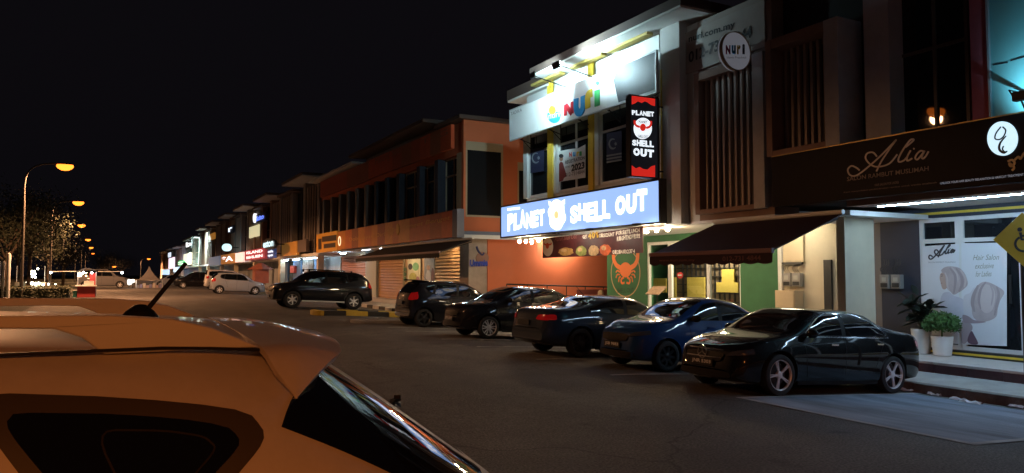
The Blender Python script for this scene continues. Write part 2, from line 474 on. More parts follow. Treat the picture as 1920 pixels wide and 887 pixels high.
def make_car(name, label, cat, loc, rotz, sp, group=None, tilt=0.0, scale=1.0):
    """sp: dict with Car profiles and details; local +x is forward, origin on the ground between the axles"""
    root = thing(name, label, cat, loc, group, rotz)
    root.rotation_euler = (0, tilt, rotz); root.rotation_mode = 'XYZ'; root.scale = (scale,) * 3
    c = sp['car']; paint = sp['paint']
    B = lambda mb, nm, m, par=root, sm=40: mb.build(nm, m, par, smooth=sm, local=True)
    b = B(c.body(sp.get('ns', 70), sp.get('nu', 16)), 'body', paint)
    R, wd, rr = sp['R'], sp.get('tw', .21), sp['rr']; wb = sp['wb']
    tr = c.plan(0) - wd / 2 - .015
    cuts = []
    for x in (wb / 2, -wb / 2):
        for sd in (1, -1): cuts.append((x, R + .01, R + .045, sd * (tr - wd / 2 - .06), sd * (c.plan(0) + .3)))
    arch_cut(b, cuts)
    hub, ty, rm = wheel_meshes(R, wd, rr, sp['rim'])
    for x in (wb / 2, -wb / 2):
        for sd in (1, -1):
            w = link('wheel', hub, RIMD, root, True); w.location = (x, sd * tr, R); w.scale = (1, sd, 1)
            w.rotation_euler = (0, rnd.uniform(0, 1.2), 0)
            link('tyre', ty, TYRE, w, True); link('rim', rm, sp.get('rimmat', RIM), w, True)
    for sd in (1, -1):
        for poly in sp['windows']: B(c.patch(poly, sd, .005), 'side_window', CGLASS)
        if sp.get('frame'): B(c.patch(sp['frame'], sd, .0025), 'window_surround', TRIM)
        for (x, z) in sp.get('handles', []):
            y = c.W(x, z)
            B(MB().box(x - .085, x + .085, sd * y - .012, sd * y + .028 if sd > 0 else sd * y + .012, z - .013, z + .013) if sd > 0 else MB().box(x - .085, x + .085, sd * y - .028, sd * y + .012, z - .013, z + .013), 'door_handle', sp.get('handlemat', paint))
        mx, mz = sp['mirror']; y = c.W(mx, mz)
        mm = MB()
        for i in range(7):
            for j in range(12):
                pass
        prof = [(0.0, 0), (.06, .012), (.085, .05), (.088, .1), (.075, .15), (.04, .185), (0, .195)]
        mm.lathe([(r, h) for r, h in prof], 14, axis='y')
        mm.v = [(mx + v[0] * .75 - .25 * v[1] * .5, sd * (y + .02 + v[1]), mz + .03 + v[2] * .85) for v in mm.v]
        mm.box(mx - .03, mx + .05, sd * (y + .04) - .05, sd * (y + .04) + .05, mz - .02, mz + .02)
        B(mm, 'wing_mirror', sp.get('mirrormat', paint))
        seams = MB()
        for line in sp.get('seams', []):
            pts = []
            for (xa, za), (xb, zb) in zip(line, line[1:]):
                for q in range(8): pts.append((xa + (xb - xa) * q / 8, za + (zb - za) * q / 8))
            pts.append(line[-1])
            P = [c.pt(x, c.W(x, z), z) for x, z in pts]
            seams.ribbon([Vector((p.x, p.y * sd, p.z)) for p in P], .009, (0, sd, 0), .0025)
        if seams.v: B(seams, 'door_gap', TRIM, sm=0)
        for poly in sp.get('headlight', []): B(c.face([(sd * y_, z_) for y_, z_ in poly], 1, .008), 'headlight', sp.get('hlmat', HLAMP))
        for poly in sp.get('taillight', []): B(c.face([(sd * y_, z_) for y_, z_ in poly], -1, .008), 'taillight', TLAMP)
        for poly in sp.get('sidelight', []): B(c.patch(poly, sd, .006), 'headlight', sp.get('hlmat', HLAMP))
        for poly in sp.get('sidetail', []): B(c.patch(poly, sd, .006), 'taillight', TLAMP)
        if 'sill' in sp:
            xa, xb = sp['sill']; z = c.bot(0) + .035; y = c.W(0, z)
            B(MB().box(xa, xb, sd * (y + .006) - .02, sd * (y + .006) + .02, z - .03, z + .03), 'side_skirt', sp.get('sillmat', TRIM))
        if sp.get('chrome'):
            pts = sp['chrome']; P = [c.pt(x, c.W(x, z), z) for x, z in pts]
            B(MB().ribbon(spline([Vector((p.x, p.y * sd, p.z)) for p in P], 4), .022, (0, sd * .95, .3), .008), 'window_trim', CHROME, sm=0)
    B(c.screen(*sp['wind'][:3], th0b=sp['wind'][3]), 'windscreen', CGLASS)
    B(c.screen(*sp['rear'][:3], th0b=sp['rear'][3]), 'rear_window', CGLASS)
    for nm, poly, end, m in sp.get('faces', []): B(c.face(poly, end, .007), nm, m)
    for s_, end, z, m in sp.get('plates', []):
        x = c.endx(0, z, end) + end * .012
        p = B(MB().box(x - .006, x + .006, -.26, .26, z - .06, z + .06), 'number_plate', PLATE, sm=0)
        if s_:
            a = Vector((x + end * .007, -.22 * end, z - .036)); e = Vector((x + end * .007, .22 * end, z - .036)); t = a + Vector((0, 0, .072))
            vs, fs = glyphs(s_, .01); P = [a + (e - a) * u + (t - a) * v for u, v in vs]
            MB().add(P, fs).build('lettering', PLATEW, p, local=True)
    return root, c
def poly_round(p, r=.25):
    out = []; n = len(p)
    for i in range(n):
        a, b, c = Vector((*p[i - 1], 0)), Vector((*p[i], 0)), Vector((*p[(i + 1) % n], 0))
        q0, q1 = b + (a - b) * r, b + (c - b) * r
        for t in (0, .25, .5, .75, 1): v = q0 * (1 - t) ** 2 + b * 2 * t * (1 - t) + q1 * t * t; out.append((v.x, v.y))
    return out
def sedan(wb, fo, ro, w, h, paint, rim, R, rr, **k):
    f, r = wb / 2, -wb / 2; n, t = f + fo, r - ro; hz = k.pop('hood', .93) ; dk = k.pop('deck', 1.08); bz = k.pop('beltz', .92)
    top = [(t, .62), (t + .03, .84), (t + .10, dk - .07), (t + .3, dk), (r - .32, dk + .05), (r + .12, h - .21), (r + .55, h - .045), (r + 1.15, h), (f - 1.12, h - .02), (f - .8, h - .12), (f - .12, hz + .045), (f + .05, hz + .005), (f + .4, hz - .06), (n - .2, hz - .17), (n - .07, hz - .26), (n - .01, hz - .42), (n, .38)]
    belt = [(t, .52), (t + .1, dk - .22), (t + .4, dk - .12), (r, bz + .05), (0, bz), (f - .3, bz - .03), (f + .2, hz - .12), (n - .3, hz - .23), (n - .05, hz - .42), (n, .32)]
    plan = [(t, w * .78), (t + .08, w * .88), (t + .35, w * .965), (r, w * .995), (0, w), (f, w * .99), (f + .35, w * .95), (n - .12, w * .82), (n, w * .66)]
    bot = [(t, .34), (t + .15, .25), (r, .2), (0, .17), (f, .18), (n - .2, .19), (n, .24)]
    c = Car(top, belt, plan, bot, **{q: k.pop(q) for q in ('tumble', 'n', 'bowf', 'bowr') if q in k})
    win_b, zt = bz + .045, h - .085
    fr = [(f - .42, win_b), (f - .95, zt - .07), (f - 1.25, zt), (r + 1.0, zt + .005), (r + .55, zt - .09), (r + .02, bz + .17), (r + .02, win_b + .04), (r + .2, win_b + .02)]
    mid = (f + r) / 2 - .12
    front = [(f - .47, win_b + .02), (f - .98, zt - .08), (f - 1.25, zt - .025), (mid + .05, zt - .018), (mid + .05, win_b + .02)]
    back = [(mid - .05, win_b + .02), (mid - .05, zt - .018), (r + 1.0, zt - .022), (r + .56, zt - .115), (r + .1, bz + .17), (r + .12, win_b + .03)]
    sp = dict(car=c, paint=paint, rim=rim, R=R, rr=rr, wb=wb, windows=[front, back], frame=fr, handles=[(mid + .3, bz - .09), (r + .42, bz - .06)], mirror=(f - .62, bz + .06),
              seams=[[(f - .38, bz - .02), (f - .48, .3)], [(mid, bz + .02), (mid, .28), (f - .5, .27)], [(r + .14, bz + .02), (r + .26, bz - .2), (r + .42, .45)]],
              headlight=[poly_round([(w * .5, hz - .36), (w * .9, hz - .30), (w * .93, hz - .2), (w * .6, hz - .27)])],
              taillight=[poly_round([(w * .5, dk - .27), (w * .93, dk - .27), (w * .93, dk - .13), (w * .55, dk - .15)])],
              sill=(r + .42, f - .42), wind=(f - .2, f - 1.02, 42, 50), rear=(r - .24, r + .48, 44, 52),
              faces=[('grille', poly_round([(-.38, hz - .46), (.38, hz - .46), (.45, hz - .3), (-.45, hz - .3)]), 1, TRIM), ('lower_intake', poly_round([(-.6, .24), (.6, .24), (.55, .36), (-.55, .36)]), 1, TRIM)],
              plates=[(k.pop('plate', None), 1, .47, PLATE), (None, -1, .72, PLATE)])
    sp.update(k); return sp
def hatch(wb, fo, ro, w, h, paint, rim, R, rr, **k):
    f, r = wb / 2, -wb / 2; n, t = f + fo, r - ro; hz = k.pop('hood', .98); bz = k.pop('beltz', .95); rk = k.pop('rake', .32); gc = k.pop('clear', .19); vr = k.pop('square', 0.)
    top = [(t, .66), (t + .02, .86), (t + .05, 1.0), (t + .05 + rk * .55, h - .22), (t + .06 + rk, h - .07), (t + .35 + rk, h - .02), (r + .9, h), (f - 1.05, h - .02), (f - .72, h - .12), (f - .05, hz + .05), (f + .1, hz), (f + .4, hz - .05), (n - .16, hz - .14), (n - .06, hz - .24), (n - .01, hz - .42), (n, .4)]
    belt = [(t, .56), (t + .06, bz - .06), (t + .4, bz + .06), (0, bz), (f - .3, bz - .02), (f + .2, hz - .11), (n - .25, hz - .22), (n - .04, hz - .42), (n, .34)]
    plan = [(t, w * .84), (t + .06, w * .92), (t + .3, w * .975), (r, w), (0, w), (f, w * .99), (f + .35, w * .95), (n - .12, w * .84), (n, w * .68)]
    bot = [(t, gc + .15), (t + .15, gc + .08), (r, gc + .03), (0, gc), (f, gc + .01), (n - .2, gc + .03), (n, gc + .08)]
    c = Car(top, belt, plan, bot, **{q: k.pop(q) for q in ('tumble', 'n', 'bowf', 'bowr') if q in k})
    wbz, zt = bz + .05, h - .1
    mid = (f + r) / 2 - .08; q = t + .1 + rk
    fr = [(f - .36, wbz - .01), (f - .88, zt - .06), (f - 1.2, zt), (r + .4, zt), (q + .05, zt - .06), (q - .02, wbz + .2), (q + .06, wbz + .09), (r + .5, wbz)]
    front = [(f - .42, wbz + .015), (f - .9, zt - .07), (f - 1.2, zt - .025), (mid + .05, zt - .02), (mid + .05, wbz + .015)]
    back = [(mid - .05, wbz + .015), (mid - .05, zt - .02), (r + .32, zt - .02), (r + .2, wbz + .06), (r + .45, wbz + .015)]
    qw = [(r + .12, wbz + .1), (r + .24, zt - .03), (q + .1, zt - .09), (q + .06, wbz + .2)]
    sp = dict(car=c, paint=paint, rim=rim, R=R, rr=rr, wb=wb, windows=[front, back, qw], frame=fr, handles=[(mid + .28, bz - .09), (r + .5, bz - .06)], mirror=(f - .55, bz + .07),
              seams=[[(f - .34, bz), (f - .42, .34)], [(mid, bz + .03), (mid, .3), (f - .45, .3)], [(r + .2, bz + .04), (r + .3, bz - .15), (r + .44, .5)]],
              headlight=[poly_round([(w * .5, hz - .34), (w * .88, hz - .3), (w * .94, hz - .13), (w * .66, hz - .22)])],
              taillight=[poly_round([(w * .66, bz - .12), (w * .95, bz - .12), (w * .95, bz + .16), (w * .72, bz + .14)])],
              sill=(r + .42, f - .42), wind=(f - .16, f - .98, 42, 50), rear=(t + .085, t + .05 + rk * .93, 40, 46),
              faces=[('grille', poly_round([(-.4, hz - .42), (.4, hz - .42), (.45, hz - .28), (-.45, hz - .28)]), 1, TRIM), ('lower_intake', poly_round([(-.6, .3), (.6, .3), (.55, .43), (-.55, .43)]), 1, TRIM)],
              plates=[(k.pop('plate', None), 1, .5, PLATE), (None, -1, .78, PLATE)])
    sp.update(k); return sp
# ------------------------------------------------------------------ ground, road, pavement
def sheet(name, xs, ys, fz, m, kind='structure', parent=None):
    vs = [(x, y, fz(x, y)) for y in ys for x in xs]; k = len(xs)
    fs = [(j * k + i, j * k + i + 1, (j + 1) * k + i + 1, (j + 1) * k + i) for j in range(len(ys) - 1) for i in range(k - 1)]
    o = MB().add(vs, fs).build(name, m, parent, smooth=60)
    if parent is None: o['kind'] = kind
    return o
YS = [-700, -200, -60, -20, 0] + list(range(4, 64, 3)) + [70, 90, 130, 200, 320, 500, 900, 1500]
XS = [-900, -300, -120, -60, -30, -15, -8, -4, -2, 0, 2, 4, 6, 7, 7.4, 7.6, 7.8, 8.0, 8.2, 9, 10, 11, 12.1, 12.4, 14, 20, 40, 90, 250, 700, 1200]
sheet('road', XS, YS, gz, ASPHALT)
GRASS = mat('verge_grass_soil', (.05, .055, .03), .95, var=.5, vscale=2, bump=.8)
sheet('verge', [-400, -100, -40, -15, -8, -5.2, -3.2], [y for y in YS if 20 < y < 400], lambda x, y: gz(x, y) + .02, GRASS)
# right pavement (kerb face included), then the raised five-foot way
PAVE = mat('pavement_concrete', (.36, .36, .35), .85, var=.3, vscale=1.6, bump=.4)
KERBM = mat('kerb_concrete', (.17, .16, .15), .9, var=.45, vscale=3, bump=.5)
YP = [-40, 0] + list(range(3, 60, 3)) + [66, 80, 120, 180, 300]
def pz(y): return rise(y) - .11
sheet('pavement', [KX + .16, 12.8, 13.4], YP, lambda x, y: pz(y) + .04 * (x - KX) / 1.3, PAVE)
def strip(name, x0, x1, zf0, zf1, m, ys):
    vs, fs = [], []
    for y in ys: vs += [(x0, y, zf0(y)), (x1, y, zf0(y)), (x1, y, zf1(y)), (x0, y, zf1(y))]
    for i in range(len(ys) - 1):
        a = 4 * i; b = a + 4
        fs += [(a, a + 1, b + 1, b), (a + 1, a + 2, b + 2, b + 1), (a + 2, a + 3, b + 3, b + 2), (a + 3, a, b, b + 3)]
    fs += [(0, 1, 2, 3), tuple(range(len(vs) - 4, len(vs)))]
    o = MB().add(vs, fs).build(name, m); o['kind'] = 'structure'; return o
kerb = strip('kerb', KX, KX + .16, lambda y: rise(y) - .5, lambda y: pz(y) + .004, KERBM, YP)
# kerb stones near the camera and the black and white painted ones farther along
KW = mat('kerb_white_paint', (.6, .6, .58), .8, var=.25); KB = mat('kerb_black_paint', (.03, .03, .03), .8)
def kerbstone(y0, y1, m):
    z0, z1 = rise(y0), rise(y1)
    MB().hexa([(KX - .03, y0, z0 - .3), (KX + .17, y0, z0 - .3), (KX + .17, y1, z1 - .3), (KX - .03, y1, z1 - .3), (KX - .015, y0, z0 - .1), (KX + .17, y0, z0 - .1), (KX + .17, y1, z1 - .1), (KX - .015, y1, z1 - .1)]).build('kerbstone', m, kerb, bevel=.012)
for i in range(26): kerbstone(-2 + i * .92, -2 + i * .92 + .905, KERBM)
for i in range(22): kerbstone(25 + i * 1., 25 + i * 1. + .99, (KW, KB)[i % 2])
PLAT = mat('platform_tile', (.5, .5, .5), .45, var=.15, vscale=2, bump=.05)
platform = strip('walkway', 13.42, 30, lambda y: rise(y) - .5, lambda y: rise(y) + .12, PLAT, YP)
RISER = mat('purple_riser_tile', (.10, .045, .06), .3, var=.25, vscale=5)
for i in range(30):
    y = 2.5 + i * .605
    MB().box(13.395, 13.42, y, y + .597, rise(y) - .12, rise(y) + .085).build('riser_tile', RISER, platform, bevel=.004)
    MB().box(13.37, 13.8, y, y + .597, rise(y) + .09, rise(y) + .135).build('nosing_tile', PLAT, platform, bevel=.006)
# the painted bay
a, b, d = G(1365, 747), G(1775, 837), G(1920, 826)
BAYX, BY0, BY1 = 7.9, b.y - .1, a.y + .0
BAY = mat('bay_paint_blue', (.22, .26, .33), .85, var=.55, vscale=1.1, bump=.5, stretch=(1.6, .35, 1))
BAYL = mat('bay_line_paint', (.36, .36, .37), .8, var=.4, vscale=4)
bx = [BAYX + i * .3 for i in range(14)]
sheet('parking_bay', bx, [BY0 + (BY1 - BY0) * i / 8 for i in range(9)], lambda x, y: gz(x, y) + .005, BAY)
def line(x0, x1, y0, y1, m=BAYL):
    n = 10
    sheet('painted_line', [x0 + (x1 - x0) * i / n for i in range(n + 1)], [y0, (y0 + y1) / 2, y1], lambda x, y: gz(x, y) + .01, m)
line(BAYX - .04, BAYX + .06, BY0, BY1); line(BAYX + .06, 12.0, BY0, BY0 + .09); line(BAYX + .06, 12.0, BY1 - .09, BY1)
LINEW = mat('worn_white_line', (.4, .4, .39), .85, var=.5, vscale=5)
for y in (10.55, 13.1, 15.9, 18.0, 20.7, 22.35, 25.2): line(7.6, 12.0, y, y + .09, LINEW)

# kerbed islands
def island(name, label, x0, x1, y0, y1, h, mats, n, cap):
    z = gz((x0 + x1) / 2, y0)
    t = thing(name, label, 'traffic island', ((x0 + x1) / 2, (y0 + y1) / 2, z))
    def zz(x): return gz(x, y0)
    MB().hexa([(x0 + .16, y0 + .16, zz(x0) - .1), (x1, y0 + .16, zz(x1) - .1), (x1, y1 - .16, zz(x1) - .1), (x0 + .16, y1 - .16, zz(x0) - .1), (x0 + .16, y0 + .16, zz(x0) + h - .02), (x1, y0 + .16, zz(x1) + h - .02), (x1, y1 - .16, zz(x1) + h - .02), (x0 + .16, y1 - .16, zz(x0) + h - .02)]).build('infill', cap, t)
    w = (x1 - x0 - .2) / n
    for i in range(n):
        xa, xb = x0 + .2 + i * w, x0 + .2 + (i + 1) * w - .01
        for ya, yb in ((y0, y0 + .16), (y1 - .16, y1)):
            MB().hexa([(xa, ya, zz(xa) - .1), (xb, ya, zz(xb) - .1), (xb, yb, zz(xb) - .1), (xa, yb, zz(xa) - .1), (xa, ya + .01, zz(xa) + h), (xb, ya + .01, zz(xb) + h), (xb, yb - .01, zz(xb) + h), (xa, yb - .01, zz(xa) + h)]).build('kerb_block', mats[(i + 1) % 2], t, bevel=.015)
    ym = (y0 + y1) / 2; P = [(x0 + .2, y0, 0)] + [(x0 + .2 - .32 * math.sin(q), ym - (ym - y0) * math.cos(q), 0) for q in (.4, .8, 1.2, 1.57, 1.95, 2.35, 2.75)] + [(x0 + .2, y1, 0)]
    MB().prism([(p[0], p[1], zz(x0) - .1) for p in P], (0, 0, 1), h + .095).build('kerb_nose', mats[0], t, bevel=.015)
    return t
ORP = mat('orange_kerb_paint', (.6, .26, .04), .7, var=.25); YP_ = mat('yellow_kerb_paint', (.6, .43, .05), .7, var=.25)
il = G(598, 592)
island('traffic_island', 'kerbed island painted in yellow and black blocks behind the small black hatchback', il.x, il.x + 4.6, il.y, il.y + 1.5, .19, (YP_, KB), 5, CONC)
il = G(675, 607)
island('traffic_island', 'low bare concrete island beside the rear of the small black hatchback', il.x, il.x + 3.2, il.y, il.y + 1.2, .1, (CONC, CONC), 4, CONC)

# ------------------------------------------------------------------ street lamps (sodium)
def street_lamp(x, y, label, power, zh=8.0, near=False):
    z0 = gz(x, y)
    t = thing('street_lamp', label, 'street lamp', (x, y, z0), 'sodium street lamps along the left of the road')
    arm = spline([(x, y, z0 + zh - 2.2), (x, y, z0 + zh - 1.2), (x + .12, y, z0 + zh - .55), (x + .5, y, z0 + zh - .12), (x + 1.1, y, z0 + zh + .08), (x + 1.7, y, z0 + zh + .12)], 4)
    p = MB().tube((x, y, z0), (x, y, z0 + zh - 2.2), .1, .07, 12)
    p.build('pole', STEEL, t, smooth=40)
    MB().path(arm, .05, 8).build('arm', STEEL, t, smooth=60)
    MB().box(x - .14, x + .14, y - .14, y + .14, z0 - .02, z0 + .04).build('base_plate', STEEL, t)
    h = MB().lathe([(.0, .09), (.12, .08), (.2, .03), (.22, -.03), (.16, -.035), (0, -.035)], 16)
    h.v = [(x + 2.0 + v[0] * 1.8, y + v[1] * .8, z0 + zh + .12 + v[2]) for v in h.v]
    h.build('lamp_head', DARKM, t, smooth=50)
    l = MB().lathe([(0, -.4), (.12, -.37), (.22, -.27), (.27, -.15), (.25, -.036)], 16)
    l.v = [(x + 2.0 + v[0] * 1.7, y + v[1] * .9, z0 + zh + .12 + v[2]) for v in l.v]
    l.build('lamp_lens', SODIUM, t, smooth=60)
    ld = bpy.data.lights.new('sodium_light', 'SPOT'); ld.energy = power; ld.color = (1., .27, .05) if near else (1., .46, .2); ld.shadow_soft_size = .2
    ld.spot_size = math.radians(167); ld.spot_blend = .2
    lo = bpy.data.objects.new('sodium_light', ld); COL.objects.link(lo); lo.parent = t; lo.location = (2.0, 0, zh - .3)
    return t
LP = 7500
for px, py, lab in ((122, 310, 'nearest lit sodium street lamp in the row, curved arm over the hedge'), (147, 379, 'second lit sodium street lamp of the row, just right of the nearest'), (153, 422, 'third lit sodium street lamp of the row, above the trees'),
                    (165, 449, 'fourth lit sodium street lamp of the row'), (171, 464, 'fifth lit sodium street lamp of the row'), (174, 475, 'sixth lit sodium street lamp of the row, above the stall')):
    zt = 8.3; p = U(px, py, ('Z', zt)); street_lamp(p.x - 2.0, p.y, lab, LP, zt - gz(p.x, p.y) - .05)
street_lamp(-4.4, 17.5, 'added sodium lamp out of view at the left, brightening the road', 1400, 8.0)  # extra unseen lamp, added to lift the light on the road
street_lamp(-6.0, -18.0, 'sodium street lamp behind the parked white car', 4600, 6.9, True)
for px, py, lab in ((214, 500, 'twin lamp beyond the stall, far end of the road, left one'), (279, 486, 'lone far orange street lamp above the tent')):
    zt = 8.3 + .33; p = ray(px, py) * 210 + EYE
    street_lamp(p.x - 2, p.y, lab, LP, p.z - gz(p.x, p.y))
# ------------------------------------------------------------------ shop row
SX, WX, GX = 12.0, 12.5, 15.0
PS, PW, PG = ('X', SX), ('X', WX), ('X', GX)
def yb(px, X=WX): return fx(px, 300, X)[0]
def pbox(name, px0, px1, X0, X1, z0, z1, m, parent, bevel=0., Xr=None):
    """box whose street face at X0 spans photo columns px0..px1"""
    y1, y0 = fx(px0, 400, Xr or X0)[0], fx(px1, 400, Xr or X0)[0]
    return box(name, X0, X1, y0, y1, z0, z1, m, parent, bevel)
def window(par, X, y0, y1, z0, z1, splits, frame, glass, transom=None, fw=.05):
    """framed window: each pane its own object"""
    w = MB(); w.box(X - .03, X + .05, y0, y0 + fw, z0, z1).box(X - .03, X + .05, y1 - fw, y1, z0, z1).box(X - .028, X + .05, y0 + fw, y1 - fw, z0, z0 + fw).box(X - .028, X + .05, y0 + fw, y1 - fw, z1 - fw, z1)
    rows = [(z0 + fw, z1 - fw)]
    if transom:
        w.box(X - .026, X + .05, y0 + fw, y1 - fw, transom, transom + fw); rows = [(z0 + fw, transom), (transom + fw, z1 - fw)]
    ys = [y0 + fw + (y1 - y0 - 2 * fw) * s for s in [0] + splits + [1]]
    for s in ys[1:-1]: w.box(X - .024, X + .05, s - fw / 2, s + fw / 2, z0 + fw, z1 - fw)
    o = w.build('window', frame, par)
    for a, b in zip(ys, ys[1:]):
        for c, d in rows: box('pane', X + .01, X + .02, a, b, c, d, glass, o)
    return o
def tube_light(x, y, z, length, along='Y', m=None, label=None, lab_par=None):
    t = MB()
    if along == 'Y': t.tube((x, y, z), (x, y + length, z), .022, n=8)
    else: t.tube((x, y, z), (x + length, y, z), .022, n=8)
    return t
# ---- the corner shop with the kindergarten above and the restaurant below
cs = thing('shop_building', 'two storey corner shop, kindergarten upstairs and green fronted restaurant below', 'building', (15, 17, rise(17) + .12))
Y0, Y1 = 11.45, 22.25
UW = mat('upper_wall_paint', (.62, .63, .62), .75, var=.08, vscale=.8)
SOF = mat('soffit_white', (.72, .72, .7), .8)
FAS = mat('roof_fascia_brown', (.09, .06, .05), .7)
box('core_wall', 13.35, 26, Y0, Y1, 3.3, 8.0, GREYP, cs)
box('spandrel', 12.5, 13.3, yb(1238), Y1, 3.15, 4.35, UW, cs)
box('lintel', 12.5, 13.3, yb(1238), Y1, 6.5, 8.05, UW, cs)
for a, b in ((985, 992), (1033, 1047), (1110, 1126)): box('pillar', 12.42, 13.3, yb(b), yb(a), 4.35, 6.5, UW, cs)
for a, b in ((1033, 1042), (1110, 1119)): box('pillar', 12.36, 12.42, yb(b), yb(a), 4.2, 8.04, YELLOW, cs)
box('pillar', 12.3, 13.3, yb(1276, 12.3), yb(1240, 12.3), 3.0, 8.05, PLASTER, cs)
box('pillar', 12.29, 12.295, yb(1243, 12.3), yb(1240, 12.3), 4.1, 7.0, YELLOW, cs)
for a, b, sp_ in ((992, 1033, []), (1047, 1110, [.45]), (1126, 1240, [.45])):
    window(cs, 12.52, yb(b) + .01, yb(a) - .01, 4.36, 6.49, sp_, WFRAME, DARKG, transom=5.85, fw=.07)
box('roof', 11.65, 26, 13.35, fx(993, 147, 11.65)[0], 8.12, 8.34, FAS, cs)
box('soffit', 11.68, 13.3, 13.4, fx(993, 147, 11.65)[0] - .03, 8.06, 8.118, SOF, cs)
yl = fx(953, 187, 12.35)[0]
box('roof', 12.3, 26, fx(993, 147, 11.65)[0] + .002, yl, 7.95, 8.3, FAS, cs)
box('soffit', 12.32, 13.3, fx(993, 147, 11.65)[0] + .01, yl - .02, 7.88, 7.948, SOF, cs)
for a, b in ((1015, 1070), (1090, 1150), (1160, 1238)):
    box('soffit_beam', 12.1, 12.3, yb(b), yb(a), 7.98, 8.058, mat('ochre_beam', (.4, .3, .08), .7), cs)
# plain wall right of the pier, with the web address board
BW = mat('brownish_wall', (.34, .29, .26), .85, var=.15, vscale=.8)
box('upper_wall', 12.55, 13.3, yb(1308), yb(1276), 3.05, 7.95, PLASTER, cs)
box('upper_wall', 12.55, 13.3, Y0, yb(1308), 6.62, 7.95, BW, cs)
box('upper_wall', 12.55, 13.3, Y0, yb(1308), 3.05, 3.22, BROWNP, cs)
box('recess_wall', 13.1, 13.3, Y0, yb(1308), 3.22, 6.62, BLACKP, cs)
def louvres(par, y0, y1, z0, z1, X, n, Xf, frame, side):
    box('louvre_frame', Xf, X + .35, y0 - .32, y0, z0 - .05, z1 + .2, side, par, .01)
    box('louvre_frame', Xf, X + .35, y1, y1 + .16, z0 - .05, z1 + .2, frame, par, .01)
    box('louvre_frame', Xf + .003, X + .35, y0 + .002, y1 - .002, z1, z1 + .197, frame, par, .01)
    box('louvre_frame', Xf + .003, X + .35, y0 + .002, y1 - .002, z0 - .05, z0 + .06, frame, par, .01)
    for i in range(n):
        y = y0 + (y1 - y0) * (i + .5) / n
        box('louvre_bar', X - .02, X + .06, y - .03, y + .03, z0 + .06, z1, mat('louvre_bar_metal', (.4, .33, .28), .5), par)
LF = mat('louvre_frame_grey', (.5, .5, .52), .75, var=.15); LO = mat('louvre_frame_brown', (.3, .2, .16), .8, var=.15)
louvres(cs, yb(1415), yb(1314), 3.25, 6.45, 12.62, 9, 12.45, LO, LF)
# ground floor front
GREEN = mat('green_paint', (.035, .14, .06), .75, var=.18, vscale=1.2, bump=.15)
CREAM = mat('cream_paint', (.62, .56, .42), .75, var=.12, vscale=1.1)
z0 = rise(17) + .1
box('floor_slab', 12.56, 26, Y0 + .01, Y1 - .01, 2.98, 3.15, SOF, cs)
box('ground_wall', GX, 15.25, fx(1213, 500, GX)[0], fx(1138, 500, GX)[0], z0, 2.98, GREEN, cs)
box('side_wall', 15.26, 26, fx(1138, 500, GX)[0] - .25, fx(1138, 500, GX)[0] - .005, z0, 2.98, GREEN, cs)
box('ground_wall', GX, 15.25, fx(1458, 500, GX)[0], fx(1388, 500, GX)[0], z0, 2.98, GREEN, cs)
box('ground_wall', GX + .01, 15.25, fx(1388, 500, GX)[0], fx(1213, 500, GX)[0], 2.78, 2.975, GREEN, cs)
ga, gb, gc_, gd = [fx(p, 500, GX)[0] for p in (1213, 1255, 1327, 1388)]
PANE = pane_mat('shop_window_glass', (.9, .92, .9), .09)
window(cs, GX + .05, gb, ga, z0, 2.77, [], WFRAME, PANE, transom=2.2, fw=.09)
window(cs, GX + .05, gc_, gb - .002, z0, 2.77, [], WFRAME, PANE, transom=2.2, fw=.07)
window(cs, GX + .05, gd, gc_ - .002, z0, 2.77, [], WFRAME, PANE, transom=2.2, fw=.05)
INT = mat('interior_wall', (.16, .12, .08), .8, var=.2); INY = mat('interior_yellow_panel', (.5, .4, .09), .6, var=.1)
box('interior_wall', 16.6, 16.7, gd - .5, ga + .5, z0, 2.97, INT, cs)
grid = MB()
for i in range(22): y = gd - .3 + i * (ga - gd + .6) / 22; grid.box(16.54, 16.6, y, y + .025, z0, 2.6)
for i in range(7): grid.box(16.545, 16.595, gd - .4, ga + .4, .9 + i * .26, .925 + i * .26)
grid.build('lattice_screen', BLACKP, cs)
for a, b, c, d in ((1226, 1250, 548, 522), (1262, 1268, 560, 520), (1290, 1322, 558, 520), (1345, 1385, 548, 530), (1355, 1378, 530, 505)):
    pa, pb = U(a, c, ('X', 16.5)), U(b, d, ('X', 16.5)); box('yellow_panel', 16.46, 16.52, pb.y, pa.y, pa.z, pb.z, INY, cs, .008)
il_ = bpy.data.lights.new('shop_ceiling_light', 'AREA'); il_.energy = 90; il_.size = .5; il_.color = (1., .82, .55)
lo = bpy.data.objects.new('shop_ceiling_light', il_); COL.objects.link(lo); lo.parent = cs; lo.matrix_parent_inverse = Matrix.Translation((-15, -17, -(rise(17) + .12))); lo.location = (15.9, (gd + ga) / 2, 2.9)
# white door frame, meter wall and its cupboard
my0, my1 = fx(1505, 500, GX)[0], fx(1468, 500, GX)[0]
box('door_frame', GX - .05, GX + .1, fx(1468, 500, GX)[0], fx(1461, 500, GX)[0], z0, 2.5, WFRAME, cs)
box('ground_wall', GX + .02, 15.25, fx(1600, 500, GX)[0], fx(1461, 500, GX)[0] - .002, z0, 2.98, CREAM, cs)
